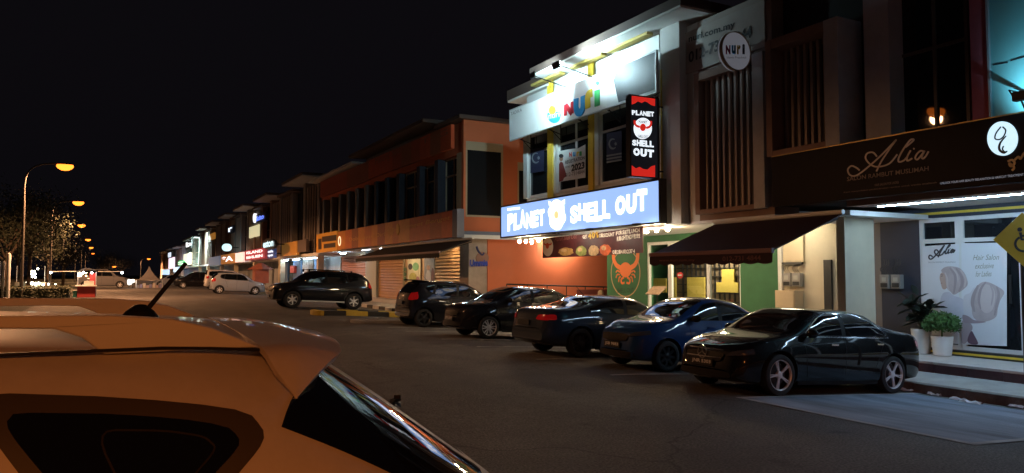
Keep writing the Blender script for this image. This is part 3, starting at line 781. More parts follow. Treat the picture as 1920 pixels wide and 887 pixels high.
# crab emblem painted on the green wall
em = MB(); P3 = ('X', GX - .004)
CRAB = mat('crab_orange_paint', (.75, .17, .03), .6); RINGP = mat('emblem_ring_paint', (.5, .3, .16), .7)
cc = U(1173, 512, P3); e1 = U(1194, 512, P3) - cc; e2 = U(1173, 472, P3) - cc
ringp = [cc + (U(1173 + 27 * math.cos(t), 512 + 44 * math.sin(t), P3) - cc) for t in [2 * math.pi * i / 48 for i in range(48)]]
MB().ribbon(ringp, .035, NX, .004, closed=True).build('emblem', RINGP, cs)
em.prism([U(1173 + 11 * math.cos(t), 506 + 14 * math.sin(t), P3) for t in [2 * math.pi * i / 28 for i in range(28)]], NX, .005)
for s in (1, -1):
    em.ribbon(spline([U(1173 + s * x, y, P3) for x, y in ((10, 502), (17, 497), (22, 487), (23, 474))], 5), .16, NX, .006)
    for x0_, y0_, x1_, y1_ in ((11, 510, 18, 509), (11, 515, 18, 519), (9, 519, 13, 527)):
        em.ribbon(spline([U(1173 + s * x, y, P3) for x, y in ((x0_, y0_), ((x0_ + x1_) / 2 + 1, (y0_ + y1_) / 2 - 2), (x1_, y1_ + 2))], 4), .05, NX, .004)
    em.ribbon(spline([U(1173 + s * x, y, P3) for x, y in ((3, 520), (8, 524), (7, 531), (2, 530))], 4), .07, NX, .004)
em.build('emblem', CRAB, cs)
txp('lettering', 'SHELL OUT', P3, 1158, 549, 1189, 548, 541, mat('emblem_dark_letter', (.02, .05, .03), .7), cs)

# ---- kindergarten fascia board
nb = thing('sign_board', 'long white kindergarten fascia board with coloured letters, floodlit', 'sign', tuple(U(1090, 230, PS)))
yL, yR = fx(956.5, 230, SX)[0], fx(1229, 130, SX)[0]
zb, zt = 6.37, 7.4
WB = mat('white_sign_board', (.78, .79, .78), .45, var=.03)
box('board', SX, SX + .06, yR, yL, zb, zt, WB, nb)
fr = MB().box(SX - .012, SX + .065, yR - .04, yR, zb - .03, zt + .03).box(SX - .012, SX + .065, yL, yL + .04, zb - .03, zt + .03).box(SX - .01, SX + .06, yR, yL, zb - .03, zb).box(SX - .01, SX + .06, yR, yL, zt, zt + .03)
fr.build('frame', ALU, nb)
DARKB = mat('grey_blue_print', (.025, .032, .045), .5, var=.2)
MB().prism([U(1228.5, 97.5, PS), U(1228, 168, PS), U(1160, 192, PS), U(1150, 150, PS), U(1160, 126, PS)], NX, .004).build('printed_panel', DARKB, nb)
RED, BLUE, YEL, GRN = mat('letter_red', (.75, .03, .05), .5), mat('letter_blue', (.02, .3, .65), .5), mat('letter_yellow', (.85, .62, .03), .5), mat('letter_green', (.03, .4, .1), .5)
def nl(pts, m, w=.23, k=5, par=nb, pl=PS, t=.03): return MB().ribbon(spline([U(x, y, pl) for x, y in pts], k), w, NX if pl[0] == 'X' else NY, t).build('letter', m, par)
nl([(1060.5, 217), (1061, 196)], RED, .15); nl([(1062, 197), (1072.5, 213)], RED, .15); nl([(1073.5, 213), (1074, 191)], RED, .15)
nl([(1081, 185), (1081, 203), (1085, 211), (1091, 209), (1094, 200), (1094, 180)], BLUE)
nl([(1103, 203), (1102.5, 185), (1104, 178), (1111, 174)], YEL)
nl([(1120.5, 199), (1120.5, 169)], GRN); MB().prism([U(1121 + 2.7 * math.cos(t), 156 + 4 * math.sin(t), PS) for t in [i * .5236 for i in range(12)]], NX, .03).build('letter', GRN, nb)
MB().prism([U(1039 + 12.5 * math.cos(t), 216 + 15 * math.sin(t), PS) for t in [i * math.pi / 16 - .5 for i in range(21)]], NX, .008).build('logo', BLUE, nb)
MB().prism([U(1036 + 6.5 * math.cos(t), 207 + 9 * math.sin(t), PS) for t in [i * math.pi / 12 for i in range(24)]], NX, .014).build('logo', YEL, nb)
txp('lettering', 'nuri', PS, 1029, 224, 1050, 219, 213, WFRAME, nb, lift=.016, bold=.02)
txp('lettering', 'TADIKA', PS, 958, 217, 979, 209, 211, mat('letter_grey', (.25, .22, .2), .6), nb)
for px in (975, 1030, 1085, 1140, 1190):
    y, z = fx(px, 300, SX)[0], 6.2
    MB().tube((12.42, y, z - .02), (12.0, y, z + .1), .015).tube((12.42, y, 6.0), (12.05, y, 6.32), .012).tube((12.42, y, 6.0), (12.42, y, 7.2), .015).build('bracket', DARKM, nb)
# floodlights on arms
def flood(px, py, wallpx, wallpy, label, power, aim):
    p = U(px, py, ('X', 10.75)); w = U(wallpx, wallpy, ('X', SX - .02))
    t = thing('floodlight', label, 'floodlight', tuple(w), 'floodlights on arms above the white board')
    MB().tube(w, p, .018, n=8).build('arm', DARKM, t)
    d = (Vector(aim) - p).normalized(); s = Vector((0, 1, 0)); u = d.cross(s).normalized()
    c = [p + s * a * .13 + u * b * .09 + d * e for e in (-.1, .0) for a, b in ((-1, -1), (1, -1), (1, 1), (-1, 1))]
    MB().hexa(c).build('lamp_housing', DARKM, t, bevel=.01)
    q = [p + s * a * .115 + u * b * .075 + d * .003 for a, b in ((-1, -1), (1, -1), (1, 1), (-1, 1))]
    MB().prism(q, d, .004).build('lamp_glass', glow('floodlight_glass', (.8, .95, 1.), 60), t)
    ld = bpy.data.lights.new('floodlight_beam', 'SPOT'); ld.energy = power; ld.color = (.62, .92, 1.); ld.spot_size = math.radians(125); ld.spot_blend = .8; ld.shadow_soft_size = .08
    lo = bpy.data.objects.new('floodlight_beam', ld); COL.objects.link(lo); lo.parent = t
    lo.location = (p + d * .03) - w; lo.rotation_euler = d.to_track_quat('-Z', 'Y').to_euler()
    return t
flood(1046, 121, 1110, 144, 'right hand floodlight on a thin arm above the white kindergarten board', 650, (SX, fx(1140, 130, SX)[0], 8.0))
flood(1000, 142, 1063, 164, 'left hand floodlight on a thin arm above the white kindergarten board', 800, (SX, fx(1030, 190, SX)[0], 7.6))

# ---- restaurant light box
pbx = thing('light_box_sign', 'long glowing blue light box sign with white letters PLANET SHELL OUT', 'sign', (SX, 19, 3.07))
yL, yR = fx(940, 415, SX)[0], fx(1236, 380, SX)[0]
LBX = mat('light_box_blue', (.2, .35, .7), .3, emit=.72, ecol=(.29, .46, .86), spec=.3)
box('light_panel', SX, SX + .1, yR, yL, 3.07, 4.1, LBX, pbx)
MB().box(SX - .02, SX + .2, yR - .05, yR, 3.02, 4.15).box(SX - .02, SX + .2, yL, yL + .05, 3.02, 4.15).box(SX - .019, SX + .2, yR, yL, 3.02, 3.07).box(SX - .019, SX + .2, yR, yL, 4.1, 4.15).box(SX + .1, SX + .19, yR, yL, 3.07, 4.1).build('casing', BLACKP, pbx)
def wonky(par, s, x0, x1, yb0, yb1, h0, h1, m, plane, amp=.12, bold=.055, name='letter', lift=.01):
    n = len(s); r = random.Random(len(s) * 7 + int(x0))
    for i, ch in enumerate(s):
        a, b = i / n, (i + .94) / n; xa, xb = x0 + (x1 - x0) * a, x0 + (x1 - x0) * b
        ya = yb0 + (yb1 - yb0) * a; yb_ = yb0 + (yb1 - yb0) * b; h = h0 + (h1 - h0) * a; j = h * amp * r.uniform(-1, 1)
        txt(name, ch, U(xa, ya + j, plane), U(xb, yb_ + j * .5, plane), U(xa + r.uniform(-1, 1) * .6, ya - h * (1 + amp * r.uniform(-.5, 1)) + j, plane), m, par, bold=bold, lift=lift)
wonky(pbx, 'PLANET', 952, 1022, 431, 421, 31, 32, WHITEL, PS)
wonky(pbx, 'SHELL', 1070, 1145, 418, 411, 32, 36, WHITEL, PS)
wonky(pbx, 'OUT', 1154, 1215, 405, 396, 36, 38, WHITEL, PS, bold=.07)
txp('lettering', 'RESTORAN', PS, 952, 395.5, 975, 392.5, 391, WHITEL, pbx, bold=.06)
eg = [U(1044.5 + (15.5 + 1.5 * math.sin(6 * t)) * math.cos(t), 403 + 28.5 * math.sin(t), PS) for t in [2 * math.pi * i / 40 for i in range(40)]]
MB().prism(eg, NX, .014).build('logo', WHITEL, pbx)
MB().prism([U(1029 + a, 377 + b, PS) for a, b in ((0, 0), (6, 3), (1, 9))], NX, .013).prism([U(1059 + a, 374 + b, PS) for a, b in ((0, 0), (0, 9), (-6, 4))], NX, .013).build('logo', WHITEL, pbx)
MB().prism([U(1044 + 4.2 * math.cos(t), 403 + 7.5 * math.sin(t), PS) for t in [i * math.pi / 8 for i in range(16)]], NX, .02).build('logo', glow('logo_pale_gold', (1., .75, .35), .9), pbx)

# ---- blade light box
VY = 14.75; PV = ('Y', VY)
vs_ = thing('blade_sign', 'tall black and red blade sign reading PLANET SHELL OUT jutting from the pier', 'sign', (11.7, VY, 4.1))
xl, xr = U(1181, 250, PV).x, U(1236, 250, PV).x; zt_, zb_ = U(1205, 180, PV).z, U(1205, 333, PV).z
box('light_panel', xl + .03, xr - .06, VY, VY + .12, zb_ + .03, zt_ - .03, mat('blade_black', (.01, .01, .012), .25, emit=.004, ecol=(.6, .7, 1)), vs_)
MB().box(xl - .0, xl + .03, VY - .01, VY + .16, zb_, zt_).box(xr - .06, xr, VY - .01, VY + .16, zb_, zt_).box(xl + .03, xr - .06, VY - .009, VY + .16, zb_, zb_ + .03).box(xl + .03, xr - .06, VY - .009, VY + .16, zt_ - .03, zt_).box(xl + .03, xr - .06, VY + .12, VY + .159, zb_ + .03, zt_ - .03).build('casing', BLACKP, vs_)
MB().tube((xr - .2, VY + .08, zt_ - .02), (12.4, VY + .3, zt_ + .25), .012).tube((xr, VY + .08, zt_ - .2), (12.4, VY + .08, zt_ - .2), .02).tube((xr, VY + .08, zb_ + .2), (12.4, VY + .08, zb_ + .2), .02).build('bracket', DARKM, vs_)
RG = glow('sign_red_glow', (.9, .03, .02), .55); WG = glow('sign_white_glow', (.85, .93, 1.), .95)
MB().prism([U(x, y, PV) for x, y in ((1184.5, 180), (1228, 183), (1228, 199), (1221, 197), (1214, 192), (1209, 190), (1203, 193), (1196, 190), (1190, 194), (1184.5, 196))], NY, .006).build('printed_panel', RG, vs_)
MB().prism([U(x, y, PV) for x, y in ((1184.5, 330), (1228, 332), (1228, 310), (1221, 312), (1214, 318), (1206, 317), (1199, 313), (1192, 316), (1184.5, 310))][::-1], NY, .006).build('printed_panel', RG, vs_)
wonky(vs_, 'PLANET', 1184.5, 1226.5, 215.5, 219, 9, 9, WG, PV, .06, .06)
wonky(vs_, 'SHELL', 1185, 1226, 273, 277, 11, 12, WG, PV, .05, .06)
wonky(vs_, 'OUT', 1187, 1226, 292, 296, 14, 14, WG, PV, .05, .08)
MB().prism([U(1205 + 17 * math.cos(t), 241 + 20 * math.sin(t), PV) for t in [2 * math.pi * i / 36 for i in range(36)]], NY, .008).build('logo', WG, vs_)
MB().prism([U(1205 + 5.5 * math.cos(t), 239 + 7 * math.sin(t), PV) for t in [2 * math.pi * i / 20 for i in range(20)]], NY, .014).ribbon(spline([U(x, y, PV) for x, y in ((1199, 238), (1193, 236), (1190, 231), (1190, 226))]), .06, NY, .014).ribbon(spline([U(x, y, PV) for x, y in ((1211, 240), (1217, 238), (1220, 233), (1220, 227))]), .06, NY, .014).build('logo', RG, vs_)
txp('lettering', 'PLANET', PV, 1197, 230.5, 1213, 231.5, 226, BLACKP, vs_, lift=.012, bold=.02)
txp('lettering', 'SHELL OUT', PV, 1196, 258, 1214, 259, 253, BLACKP, vs_, lift=.012, bold=.02)

# ---- registration banner and flags in the upstairs windows
PB = ('X', 12.46)
rb = thing('banner', 'white registration banner reading 2023 hung in the upstairs window', 'banner', tuple(U(1075, 340, PB)))
BANW = mat('banner_white', (.72, .73, .74), .6)
MB().prism([U(x, y, PB) for x, y in ((1048, 284), (1048, 341), (1098, 333), (1098, 271), (1085, 278), (1068, 280))], NX, .012).build('cloth', BANW, rb)
INK = mat('banner_ink', (.02, .02, .025), .6)
for ch, x0_, m in (('N', 1068, RED), ('u', 1075, BLUE), ('r', 1082, YEL), ('i', 1087, GRN)): txp('letter', ch, PB, x0_, 294.5 - (x0_ - 1068) * .1, x0_ + 5, 294 - (x0_ - 1068) * .1, 286 - (x0_ - 1068) * .1, m, rb, lift=.018, bold=.06)
txp('lettering', 'REGISTRATION', PB, 1061, 308, 1097, 299, 301.5, INK, rb, lift=.018, bold=.02)
txp('lettering', 'INTAKE', PB, 1061, 316, 1070, 314, 312, INK, rb, lift=.018)
txp('lettering', '2023', PB, 1072, 322, 1097, 316, 309, INK, rb, lift=.018, bold=.05)
txp('lettering', '012-7314844', PB, 1061, 332, 1097, 325, 325, INK, rb, lift=.018)
MB().prism([U(x, y, PB) for x, y in ((1049, 308), (1052, 303), (1056, 305), (1059, 315), (1063, 330), (1058, 334), (1056, 339), (1049, 341))], NX, .017).build('printed_panel', mat('print_maroon', (.2, .03, .03), .6), rb)
MB().prism([U(1053 + 3.4 * math.cos(t), 297 + 5.5 * math.sin(t), PB) for t in [i * .4488 for i in range(14)]], NX, .018).build('printed_panel', mat('print_skin', (.4, .22, .14), .6), rb)
MB().prism([U(1053 + 4.2 * math.cos(t), 292.5 + 3.8 * math.sin(t), PB) for t in [i * .4488 for i in range(14)]], NX, .02).build('printed_panel', INK, rb)
FLB = mat('flag_navy', (.015, .02, .06), .7); FLW = mat('flag_pale', (.22, .24, .26), .7)
PF = ('X', 12.47)
for (a, b, c, d), lab in (((1138, 250, 1166, 305), 'dark flag with crescent and pale stripes in the right upstairs window'), ((995, 280, 1020, 325), 'dim flag with crescent in the left upstairs window')):
    fl = thing('flag', lab, 'flag', tuple(U((a + c) / 2, d, PF)), 'flags in the upstairs windows')
    q = .17
    MB().prism([U(a, b, PF), U(a, d, PF), U(c, d - (c - a) * q, PF), U(c, b - (c - a) * q, PF)], NX, .01).build('cloth', FLB, fl)
    mx_, my_ = (a + c) / 2 - 2, b + (d - b) * .36
    MB().ribbon([U(mx_ + 7 * math.cos(t), my_ + 9 * math.sin(t), PF) for t in [.8 + i * .23 for i in range(20)]], .07, NX, .016, taper=True).prism([U(mx_ + 5 + (3.4 if i % 2 else 1.5) * math.cos(i * math.pi / 5), my_ + (4.2 if i % 2 else 2) * math.sin(i * math.pi / 5), PF) for i in range(10)], NX, .016).build('emblem', FLW, fl)
    if a > 1100:
        for k in range(3): MB().prism([U(a, b + 41 + k * 6, PF), U(a, b + 44 + k * 6, PF), U(c, b + 44 + k * 6 - (c - a) * q, PF), U(c, b + 41 + k * 6 - (c - a) * q, PF)], NX, .014).build('stripe', FLW, fl)

# ---- web address board, round sign
PWb = ('X', 12.5)
wb_ = thing('sign_board', 'unlit grey board with web address and phone number behind the round sign', 'sign', tuple(U(1360, 120, PWb)))
box('board', 12.5, 12.54, yb(1438), yb(1282), 6.74, 7.78, mat('unlit_board', (.36, .31, .28), .6, var=.1), wb_)
txp('lettering', 'nuri.com.my', PWb, 1292, 83, 1379, 55, 68, INK, wb_, bold=.02)
txp('lettering', '012-731', PWb, 1292, 119, 1357, 92, 98, INK, wb_, bold=.03); txp('lettering', '4844', PWb, 1368, 87.5, 1410, 70, 66, INK, wb_, bold=.03)
rs = thing('round_sign', 'round white sign with coloured letters jutting out above the louvres', 'sign', (12.5, 12.2, 7.0))
RY = 12.0; PR = ('Y', RY)
c0 = U(1380, 96, PR); rr_ = (U(1406, 96, PR) - c0).length; rv = (U(1380, 61, PR) - c0).length
MB().prism(ell(c0 + Vector((0, .12, 0)), (rr_, 0, 0), (0, 0, rv), 40), NY, .12).build('disc', mat('round_sign_white', (.7, .7, .72), .4, emit=.06, ecol=(.8, .85, 1)), rs, smooth=30)
MB().ribbon(ell(c0 + Vector((0, .06, 0)), (rr_ + .006, 0, 0), (0, 0, rv + .006), 40), .02, NY, .085, closed=True).build('rim', mat('sign_rim_tan', (.35, .24, .15), .5), rs)
MB().tube((c0.x, RY + .06, c0.z + .2), (12.56, RY + .06, c0.z + .2), .02).tube((c0.x, RY + .06, c0.z - .25), (12.56, RY + .06, c0.z - .25), .02).build('bracket', DARKM, rs)
for ch, x0_, x1_, m in (('N', 1360, 1369, mat('letter_magenta', (.5, .02, .12), .5)), ('u', 1371, 1379, BLUE), ('r', 1381, 1388, YEL), ('i', 1391, 1396, mat('letter_dark', (.03, .04, .1), .5))):
    txp('letter', ch, PR, x0_, 102, x1_, 102, 85 if ch != 'i' else 83, m, rs, bold=.07)
txp('lettering', 'Islamic Preschool', PR, 1362, 110, 1398, 110, 106, mat('letter_grey', (.25, .22, .2), .6), rs)

# ---- discount banner under the light box
PD = ('X', 12.1)
db = thing('banner', 'maroon set lunch discount banner with food photos under the light box', 'banner', tuple(U(1110, 470, PD)))
MAR = mat('banner_maroon', (.075, .012, .014), .55, var=.5, vscale=2.5)
MB().prism([U(x, y, PD) for x, y in ((1018, 447), (1018, 484), (1112, 480), (1206, 474), (1206, 424), (1112, 438))], NX, .015).build('cloth', MAR, db)
CRM = mat('banner_cream_letter', (.8, .72, .6), .6)
wonky(db, 'GET', 1094, 1103, 448, 447, 7, 7, CRM, PD, .05, .04, lift=.022)
wonky(db, '40%', 1104, 1124, 449, 446, 12, 12, mat('banner_yellow_letter', (.8, .5, .04), .6), PD, .05, .06, lift=.022)
wonky(db, 'DISCOUNT', 1125, 1153, 445.5, 443, 7, 7, CRM, PD, .08, .04, lift=.022); wonky(db, 'FOR SET LUNCH'.replace(' ', ''), 1156, 1201, 441.5, 435, 7, 7.5, CRM, PD, .08, .04, lift=.022)
wonky(db, 'RIGHTNOW!!!', 1158, 1202, 452, 446, 8, 8.5, CRM, PD, .08, .04, lift=.022)
wonky(db, '012-4832374', 1150, 1192, 476.5, 474.5, 7, 7.5, CRM, PD, .05, .03, lift=.022)
MB().prism([U(1028 + 10 * math.cos(t), 463 + 17.5 * math.sin(t), PD) for t in [2 * math.pi * i / 30 for i in range(30)]], NX, .02).build('logo', CRM, db)
MB().prism([U(1027.5 + 3 * math.cos(t), 461 + 5.5 * math.sin(t), PD) for t in [i * .4488 for i in range(14)]], NX, .026).ribbon(spline([U(x, y, PD) for x, y in ((1025, 459), (1022, 458), (1021, 455))]), .05, NX, .026).ribbon(spline([U(x, y, PD) for x, y in ((1030, 459), (1034, 458), (1035, 455))]), .05, NX, .026).build('logo', mat('crab_print_red', (.6, .08, .03), .6), db)
txp('lettering', 'Planet Shell Out', PD, 1041, 453, 1083, 447, 445, mat('banner_script', (.3, .12, .1), .6), db, shear=.4, lift=.022)
FOOD = [mat('food_tan', (.5, .28, .08), .6, var=.4, vscale=9), mat('food_green', (.3, .32, .08), .6, var=.5, vscale=9), mat('food_cream', (.65, .42, .2), .6, var=.4, vscale=9), mat('food_red', (.6, .12, .04), .6, var=.4, vscale=9)]
for (x, y, a, b), m in zip(((1062, 472, 15, 8), (1091, 471, 11, 10), (1114, 470, 10, 10.5), (1136, 468.5, 11, 11)), FOOD):
    r2 = random.Random(int(x)); MB().prism([U(x + a * math.cos(t) * r2.uniform(.85, 1.05), y + b * math.sin(t) * r2.uniform(.85, 1.05), PD) for t in [2 * math.pi * i / 22 for i in range(22)]], NX, .02).build('food_picture', m, db)
    MB().prism([U(x - a * .25 + a * .4 * math.cos(t), y - b * .3 + b * .4 * math.sin(t), PD) for t in [2 * math.pi * i / 12 for i in range(12)]], NX, .025).build('food_picture', FOOD[2], db)

for px, py, lab in ((1105, 430, 'small black spot lamp under the middle of the blue light box'), (1193, 421, 'small black spot lamp under the right end of the blue light box'), (1042, 437, 'small black spot lamp under the left part of the blue light box')):
    p = U(px, py, ('X', 11.35)); t = thing('spot_lamp', lab, 'lamp', tuple(p), 'spot lamps over the discount banner')
    MB().box(p.x - .05, p.x + .06, p.y - .12, p.y + .12, p.z - .03, p.z + .03).build('lamp_housing', BLACKP, t, bevel=.008); MB().tube(p, (SX + .05, p.y, p.z + .08), .012).build('bracket', BLACKP, t)
    ld = bpy.data.lights.new('spot_beam', 'SPOT'); ld.energy = 30; ld.color = (1., .85, .66); ld.spot_size = math.radians(150); ld.spot_blend = .5; ld.shadow_soft_size = .05
    lo = bpy.data.objects.new('spot_beam', ld); COL.objects.link(lo); lo.parent = t; lo.location = (.0, 0, -.05); lo.rotation_euler = Vector((.75, 0, -.65)).to_track_quat('-Z', 'Y').to_euler()
# ---- festoon bulbs
def festoon(label, pts, plane, sag):
    P = [U(x, y, plane) for x, y in pts]
    t = thing('festoon_light', label, 'string lights', tuple(P[0]))
    MB().path([p + Vector((0, 0, .12)) for p in P], .008, 5).build('cable', BLACKP, t)
    for p in P:
        b = MB().lathe([(0, -.055), (.03, -.045), (.052, -.015), (.05, .02), (.03, .05), (.0, .06)], 14, tuple(p)).build('bulb', BULB, t, smooth=60)
        MB().tube(p + Vector((0, 0, .058)), p + Vector((0, 0, .13)), .02, n=8).build('bulb_holder', BLACKP, b)
festoon('warm bulb string at the left end under the blue light box', ((974, 453), (986, 453), (997, 454), (1010, 451)), ('X', 12.6), .05)
festoon('warm bulb string at the right end under the blue light box, over the green shopfront', ((1212, 434), (1231, 432), (1252, 430)), ('X', 12.6), .05)

# ---- maroon awning
def awning(label, xa, xb_, z0_, z1_, y0_, y1_, m, vh, txts, scal=.3, frame=STEEL):
    t = thing('awning', label, 'awning', (xb_, (y0_ + y1_) / 2, z1_))
    MB().hexa([(xa, y0_, z0_ - .02), (xb_, y0_, z1_ - .02), (xb_, y1_, z1_ - .02), (xa, y1_, z0_ - .02), (xa, y0_, z0_), (xb_, y0_, z1_), (xb_, y1_, z1_), (xa, y1_, z0_)]).build('canopy', m, t)
    MB().box(xa - .05, xa + .03, y0_, y1_, z0_ - .06, z0_ + .03).build('front_bar', mat('awning_bar_maroon', (.16, .08, .09), .45), t, bevel=.01)
    n = int((y1_ - y0_) / scal); w = (y1_ - y0_) / n; pts = [(xa - .03, y0_, z0_ - .06)]
    low = []
    for i in range(n):
        for q in range(6): u = q / 6; low.append((xa - .03, y0_ + (i + u) * w, z0_ - .06 - vh * (.8 + .2 * math.sin(math.pi * u))))
    low.append((xa - .03, y1_, z0_ - .06 - vh * .8)); top_ = [(xa - .03, p[1], z0_ - .06) for p in low]
    k = len(low); mb = MB().add(top_ + low + [(p[0] + .008, p[1], p[2]) for p in top_ + low], [(i, i + 1, k + i + 1, k + i) for i in range(k - 1)] + [(2 * k + i, 3 * k + i, 3 * k + i + 1, 2 * k + i + 1) for i in range(k - 1)])
    v = mb.build('valance', m, t)
    for s_, x0_, x1_, y0p, y1p, yt, mm in txts: txp('lettering', s_, ('X', xa - .032), x0_, y0p, x1_, y1p, yt, mm, t, lift=.006, bold=.02)
    for y in (y0_ + .15, y1_ - .15):
        MB().path([(xb_, y, z1_ - .1), ((xa + xb_) / 2 + .1, y + (.5 if y < (y0_ + y1_) / 2 else -.5), (z0_ + z1_) / 2 - .08), (xa, y, z0_ - .03)], .022).build('folding_arm', frame, t)
    MB().tube((xb_ - .02, y0_, z1_ + .03), (xb_ - .02, y1_, z1_ + .03), .05).build('roller', WFRAME, t)
    return t
AWM = mat('awning_maroon', (.022, .005, .012), .8, bump=.2, bscale=200); AWL = mat('awning_letter', (.14, .06, .06), .8)
ay0, ay1 = fx(1450, 472, 10.5)[0], fx(1220, 478, 10.5)[0]
awning('maroon folding awning with scalloped edge and phone number over the parked cars', 10.5, 12.42, 2.2, 2.93, ay0, ay1, AWM, .2,
       [('www.nuri.com.my', 1236, 1303, 492, 491.5, 486, AWL), ('012-731 4844', 1355, 1427, 490, 488, 481, AWL)], scal=.32)

# ---- meters, cupboard
for k, (a, b, lab) in enumerate(((1468, 1482, 'left of the two electricity meters beside the green wall'), (1485, 1500, 'right of the two electricity meters beside the green wall'), (1650, 1666, 'left of the two electricity meters on the navy wall'), (1671, 1688, 'right of the two electricity meters on the navy wall'))):
    pl = ('X', GX - .12); lo_, hi = (537, 512) if k < 2 else (541, 515); p0, p1 = U(a, lo_, pl), U(b, hi, pl)
    t = thing('electricity_meter', lab, 'meter', (GX, p0.y, p0.z), 'electricity meters on the shop walls')
    y0_, y1_ = min(p0.y, p1.y), max(p0.y, p1.y)
    box('case', GX - .13, GX - .002, y0_, y1_, p0.z, p1.z, mat('meter_grey', (.3, .29, .27), .5), t, .01)
    box('dial_window', GX - .14, GX - .13, y0_ + .06, y1_ - .06, (p0.z + p1.z) / 2, p1.z - .06, mat('meter_face', (.5, .5, .46), .2), t)
    box('terminal_cover', GX - .145, GX - .13, y0_ + .03, y1_ - .03, p0.z + .03, p0.z + .12, BLACKP, t)
    w = MB()
    for q in range(3):
        y = y0_ + (q + 1) * (y1_ - y0_) / 4; w.path(spline([(GX - .06, y, p1.z), (GX - .1, y + .05, p1.z + .12), (GX - .06, y - .02, p1.z + .22), (GX - .04, y, p1.z + .34)], 4), .008, 5)
    w.build('cable', BLACKP, t)
t = thing('meter_board', 'cream timber meter board above the two meters by the green wall', 'board', (GX, (my0 + my1) / 2, 2.1))
box('panel', GX - .05, GX + .018, fx(1508, 450, GX)[0], fx(1470, 450, GX)[0], 2.05, 2.75, mat('meter_board_cream', (.6, .5, .34), .6), t, .006)
box('trunking', GX - .1, GX - .0505, fx(1508, 450, GX)[0], fx(1470, 450, GX)[0], 2.0, 2.06, BLACKP, t)
t = thing('cupboard', 'cream cupboard standing under the meters by the green wall', 'cupboard', (GX - .2, (my0 + my1) / 2, z0))
box('case', GX - .3, GX + .015, my0, my1, z0, 1.36, mat('cupboard_cream', (.62, .5, .33), .6, var=.08), t, .008)
box('door', GX - .315, GX - .3, my0 + .03, my1 - .03, z0 + .06, 1.32, mat('cupboard_cream', (.62, .5, .33)), t, .004)
# ------------------------------------------------------------------ hair salon next door
al = thing('shop_building', 'two storey hair salon building with navy front at the right edge', 'building', (15, 7, rise(7) + .12))
AY0, AY1 = 2.0, 11.44
z0 = rise(8) + .1
box('core_wall', 13.35, 26, AY0, AY1, 3.3, 8.0, GREYP, al)
BLW = mat('bluish_pier_paint', (.6, .6, .66), .75, var=.12); PINK = mat('pink_pier_paint', (.5, .12, .17), .75, var=.1)
box('pillar', 12.4, 13.35, yb(1672, 12.4), yb(1625, 12.4), 3.2, 8.0, BLW, al)
box('pillar', 12.4, 13.35, yb(1857, 12.4), yb(1826, 12.4), 3.2, 8.0, PINK, al)
box('upper_wall', 12.56, 13.34, AY0, AY1, 3.25, 3.5, BROWNP, al)
box('upper_wall', 12.9, 13.34, yb(1625, 12.4) + .003, AY1 - .003, 3.5, 8.0, BLACKP, al)
window(al, 12.8, yb(1826, 12.8) + .02, yb(1672, 12.8) - .02, 3.5, 7.9, [.4], mat('dark_frame', (.12, .1, .09), .5), DARKG, transom=5.75, fw=.06)
louvres(al, fx(1545, 150, 12.0)[0], fx(1446, 150, 12.0)[0], 4.25, 6.45, 12.35, 8, 12.0, LO, LF)
box('roof', 12.3, 26, AY0 - 1, AY1 - .4, 8.3, 8.5, FAS, al)
box('floor_slab', 12.56, 26, 9.6, AY1, 2.9, 2.998, SOF, al); box('floor_slab', 12.96, 26, AY0, 9.598, 3.12, 3.22, SOF, al)
box('soffit_beam', 12.45, 12.94, AY0, 9.59, 3.06, 3.24, mat('beam_brown', (.4, .2, .12), .7, var=.2), al)
p0 = fx(1567, 420, 12.85)[0]; p1 = fx(1583, 420, 12.85)[0]
box('party_pier', 12.85, 13.75, p1, p0, rise(9) - .05, 2.9, CREAM, al, .006)
box('back_wall', 15.02, 15.2, fx(1652, 420, GX)[0] - .0, fx(1600, 420, GX)[0], z0, 2.9, GREYP, al)
box('doorway', 14.96, 15.015, fx(1560, 500, GX)[0], fx(1546, 500, GX)[0], z0, 2.1, BLACKP, al)
# salon shopfront
sa, sb, sc, sd_ = [fx(p, 500, GX)[0] for p in (1652, 1725, 1800, 1893)]
box('ground_wall', GX, 15.2, sb, sa, z0, 3.119, NAVYW, al)
box('ground_wall', GX + .001, 15.2, AY0, sb - .001, 2.93, 3.119, NAVYW, al)
box('yellow_stripe', GX - .02, GX - .001, AY0, sa, 2.99, 3.04, YELLOW, al)
box('sill', 14.85, 15.2, AY0, sb, z0, z0 + .14, BLACKP, al)
box('yellow_stripe', 14.84, 14.85, AY0, sa, z0 + .06, z0 + .1, YELLOW, al)
window(al, GX + .04, sc, sb, z0 + .14, 2.92, [], WFRAME, DARKG, transom=2.4, fw=.09)
window(al, GX + .04, AY0, sc - .002, z0 + .14, 2.92, [.18, .5, .845], WFRAME, DARKG, transom=2.4, fw=.08)
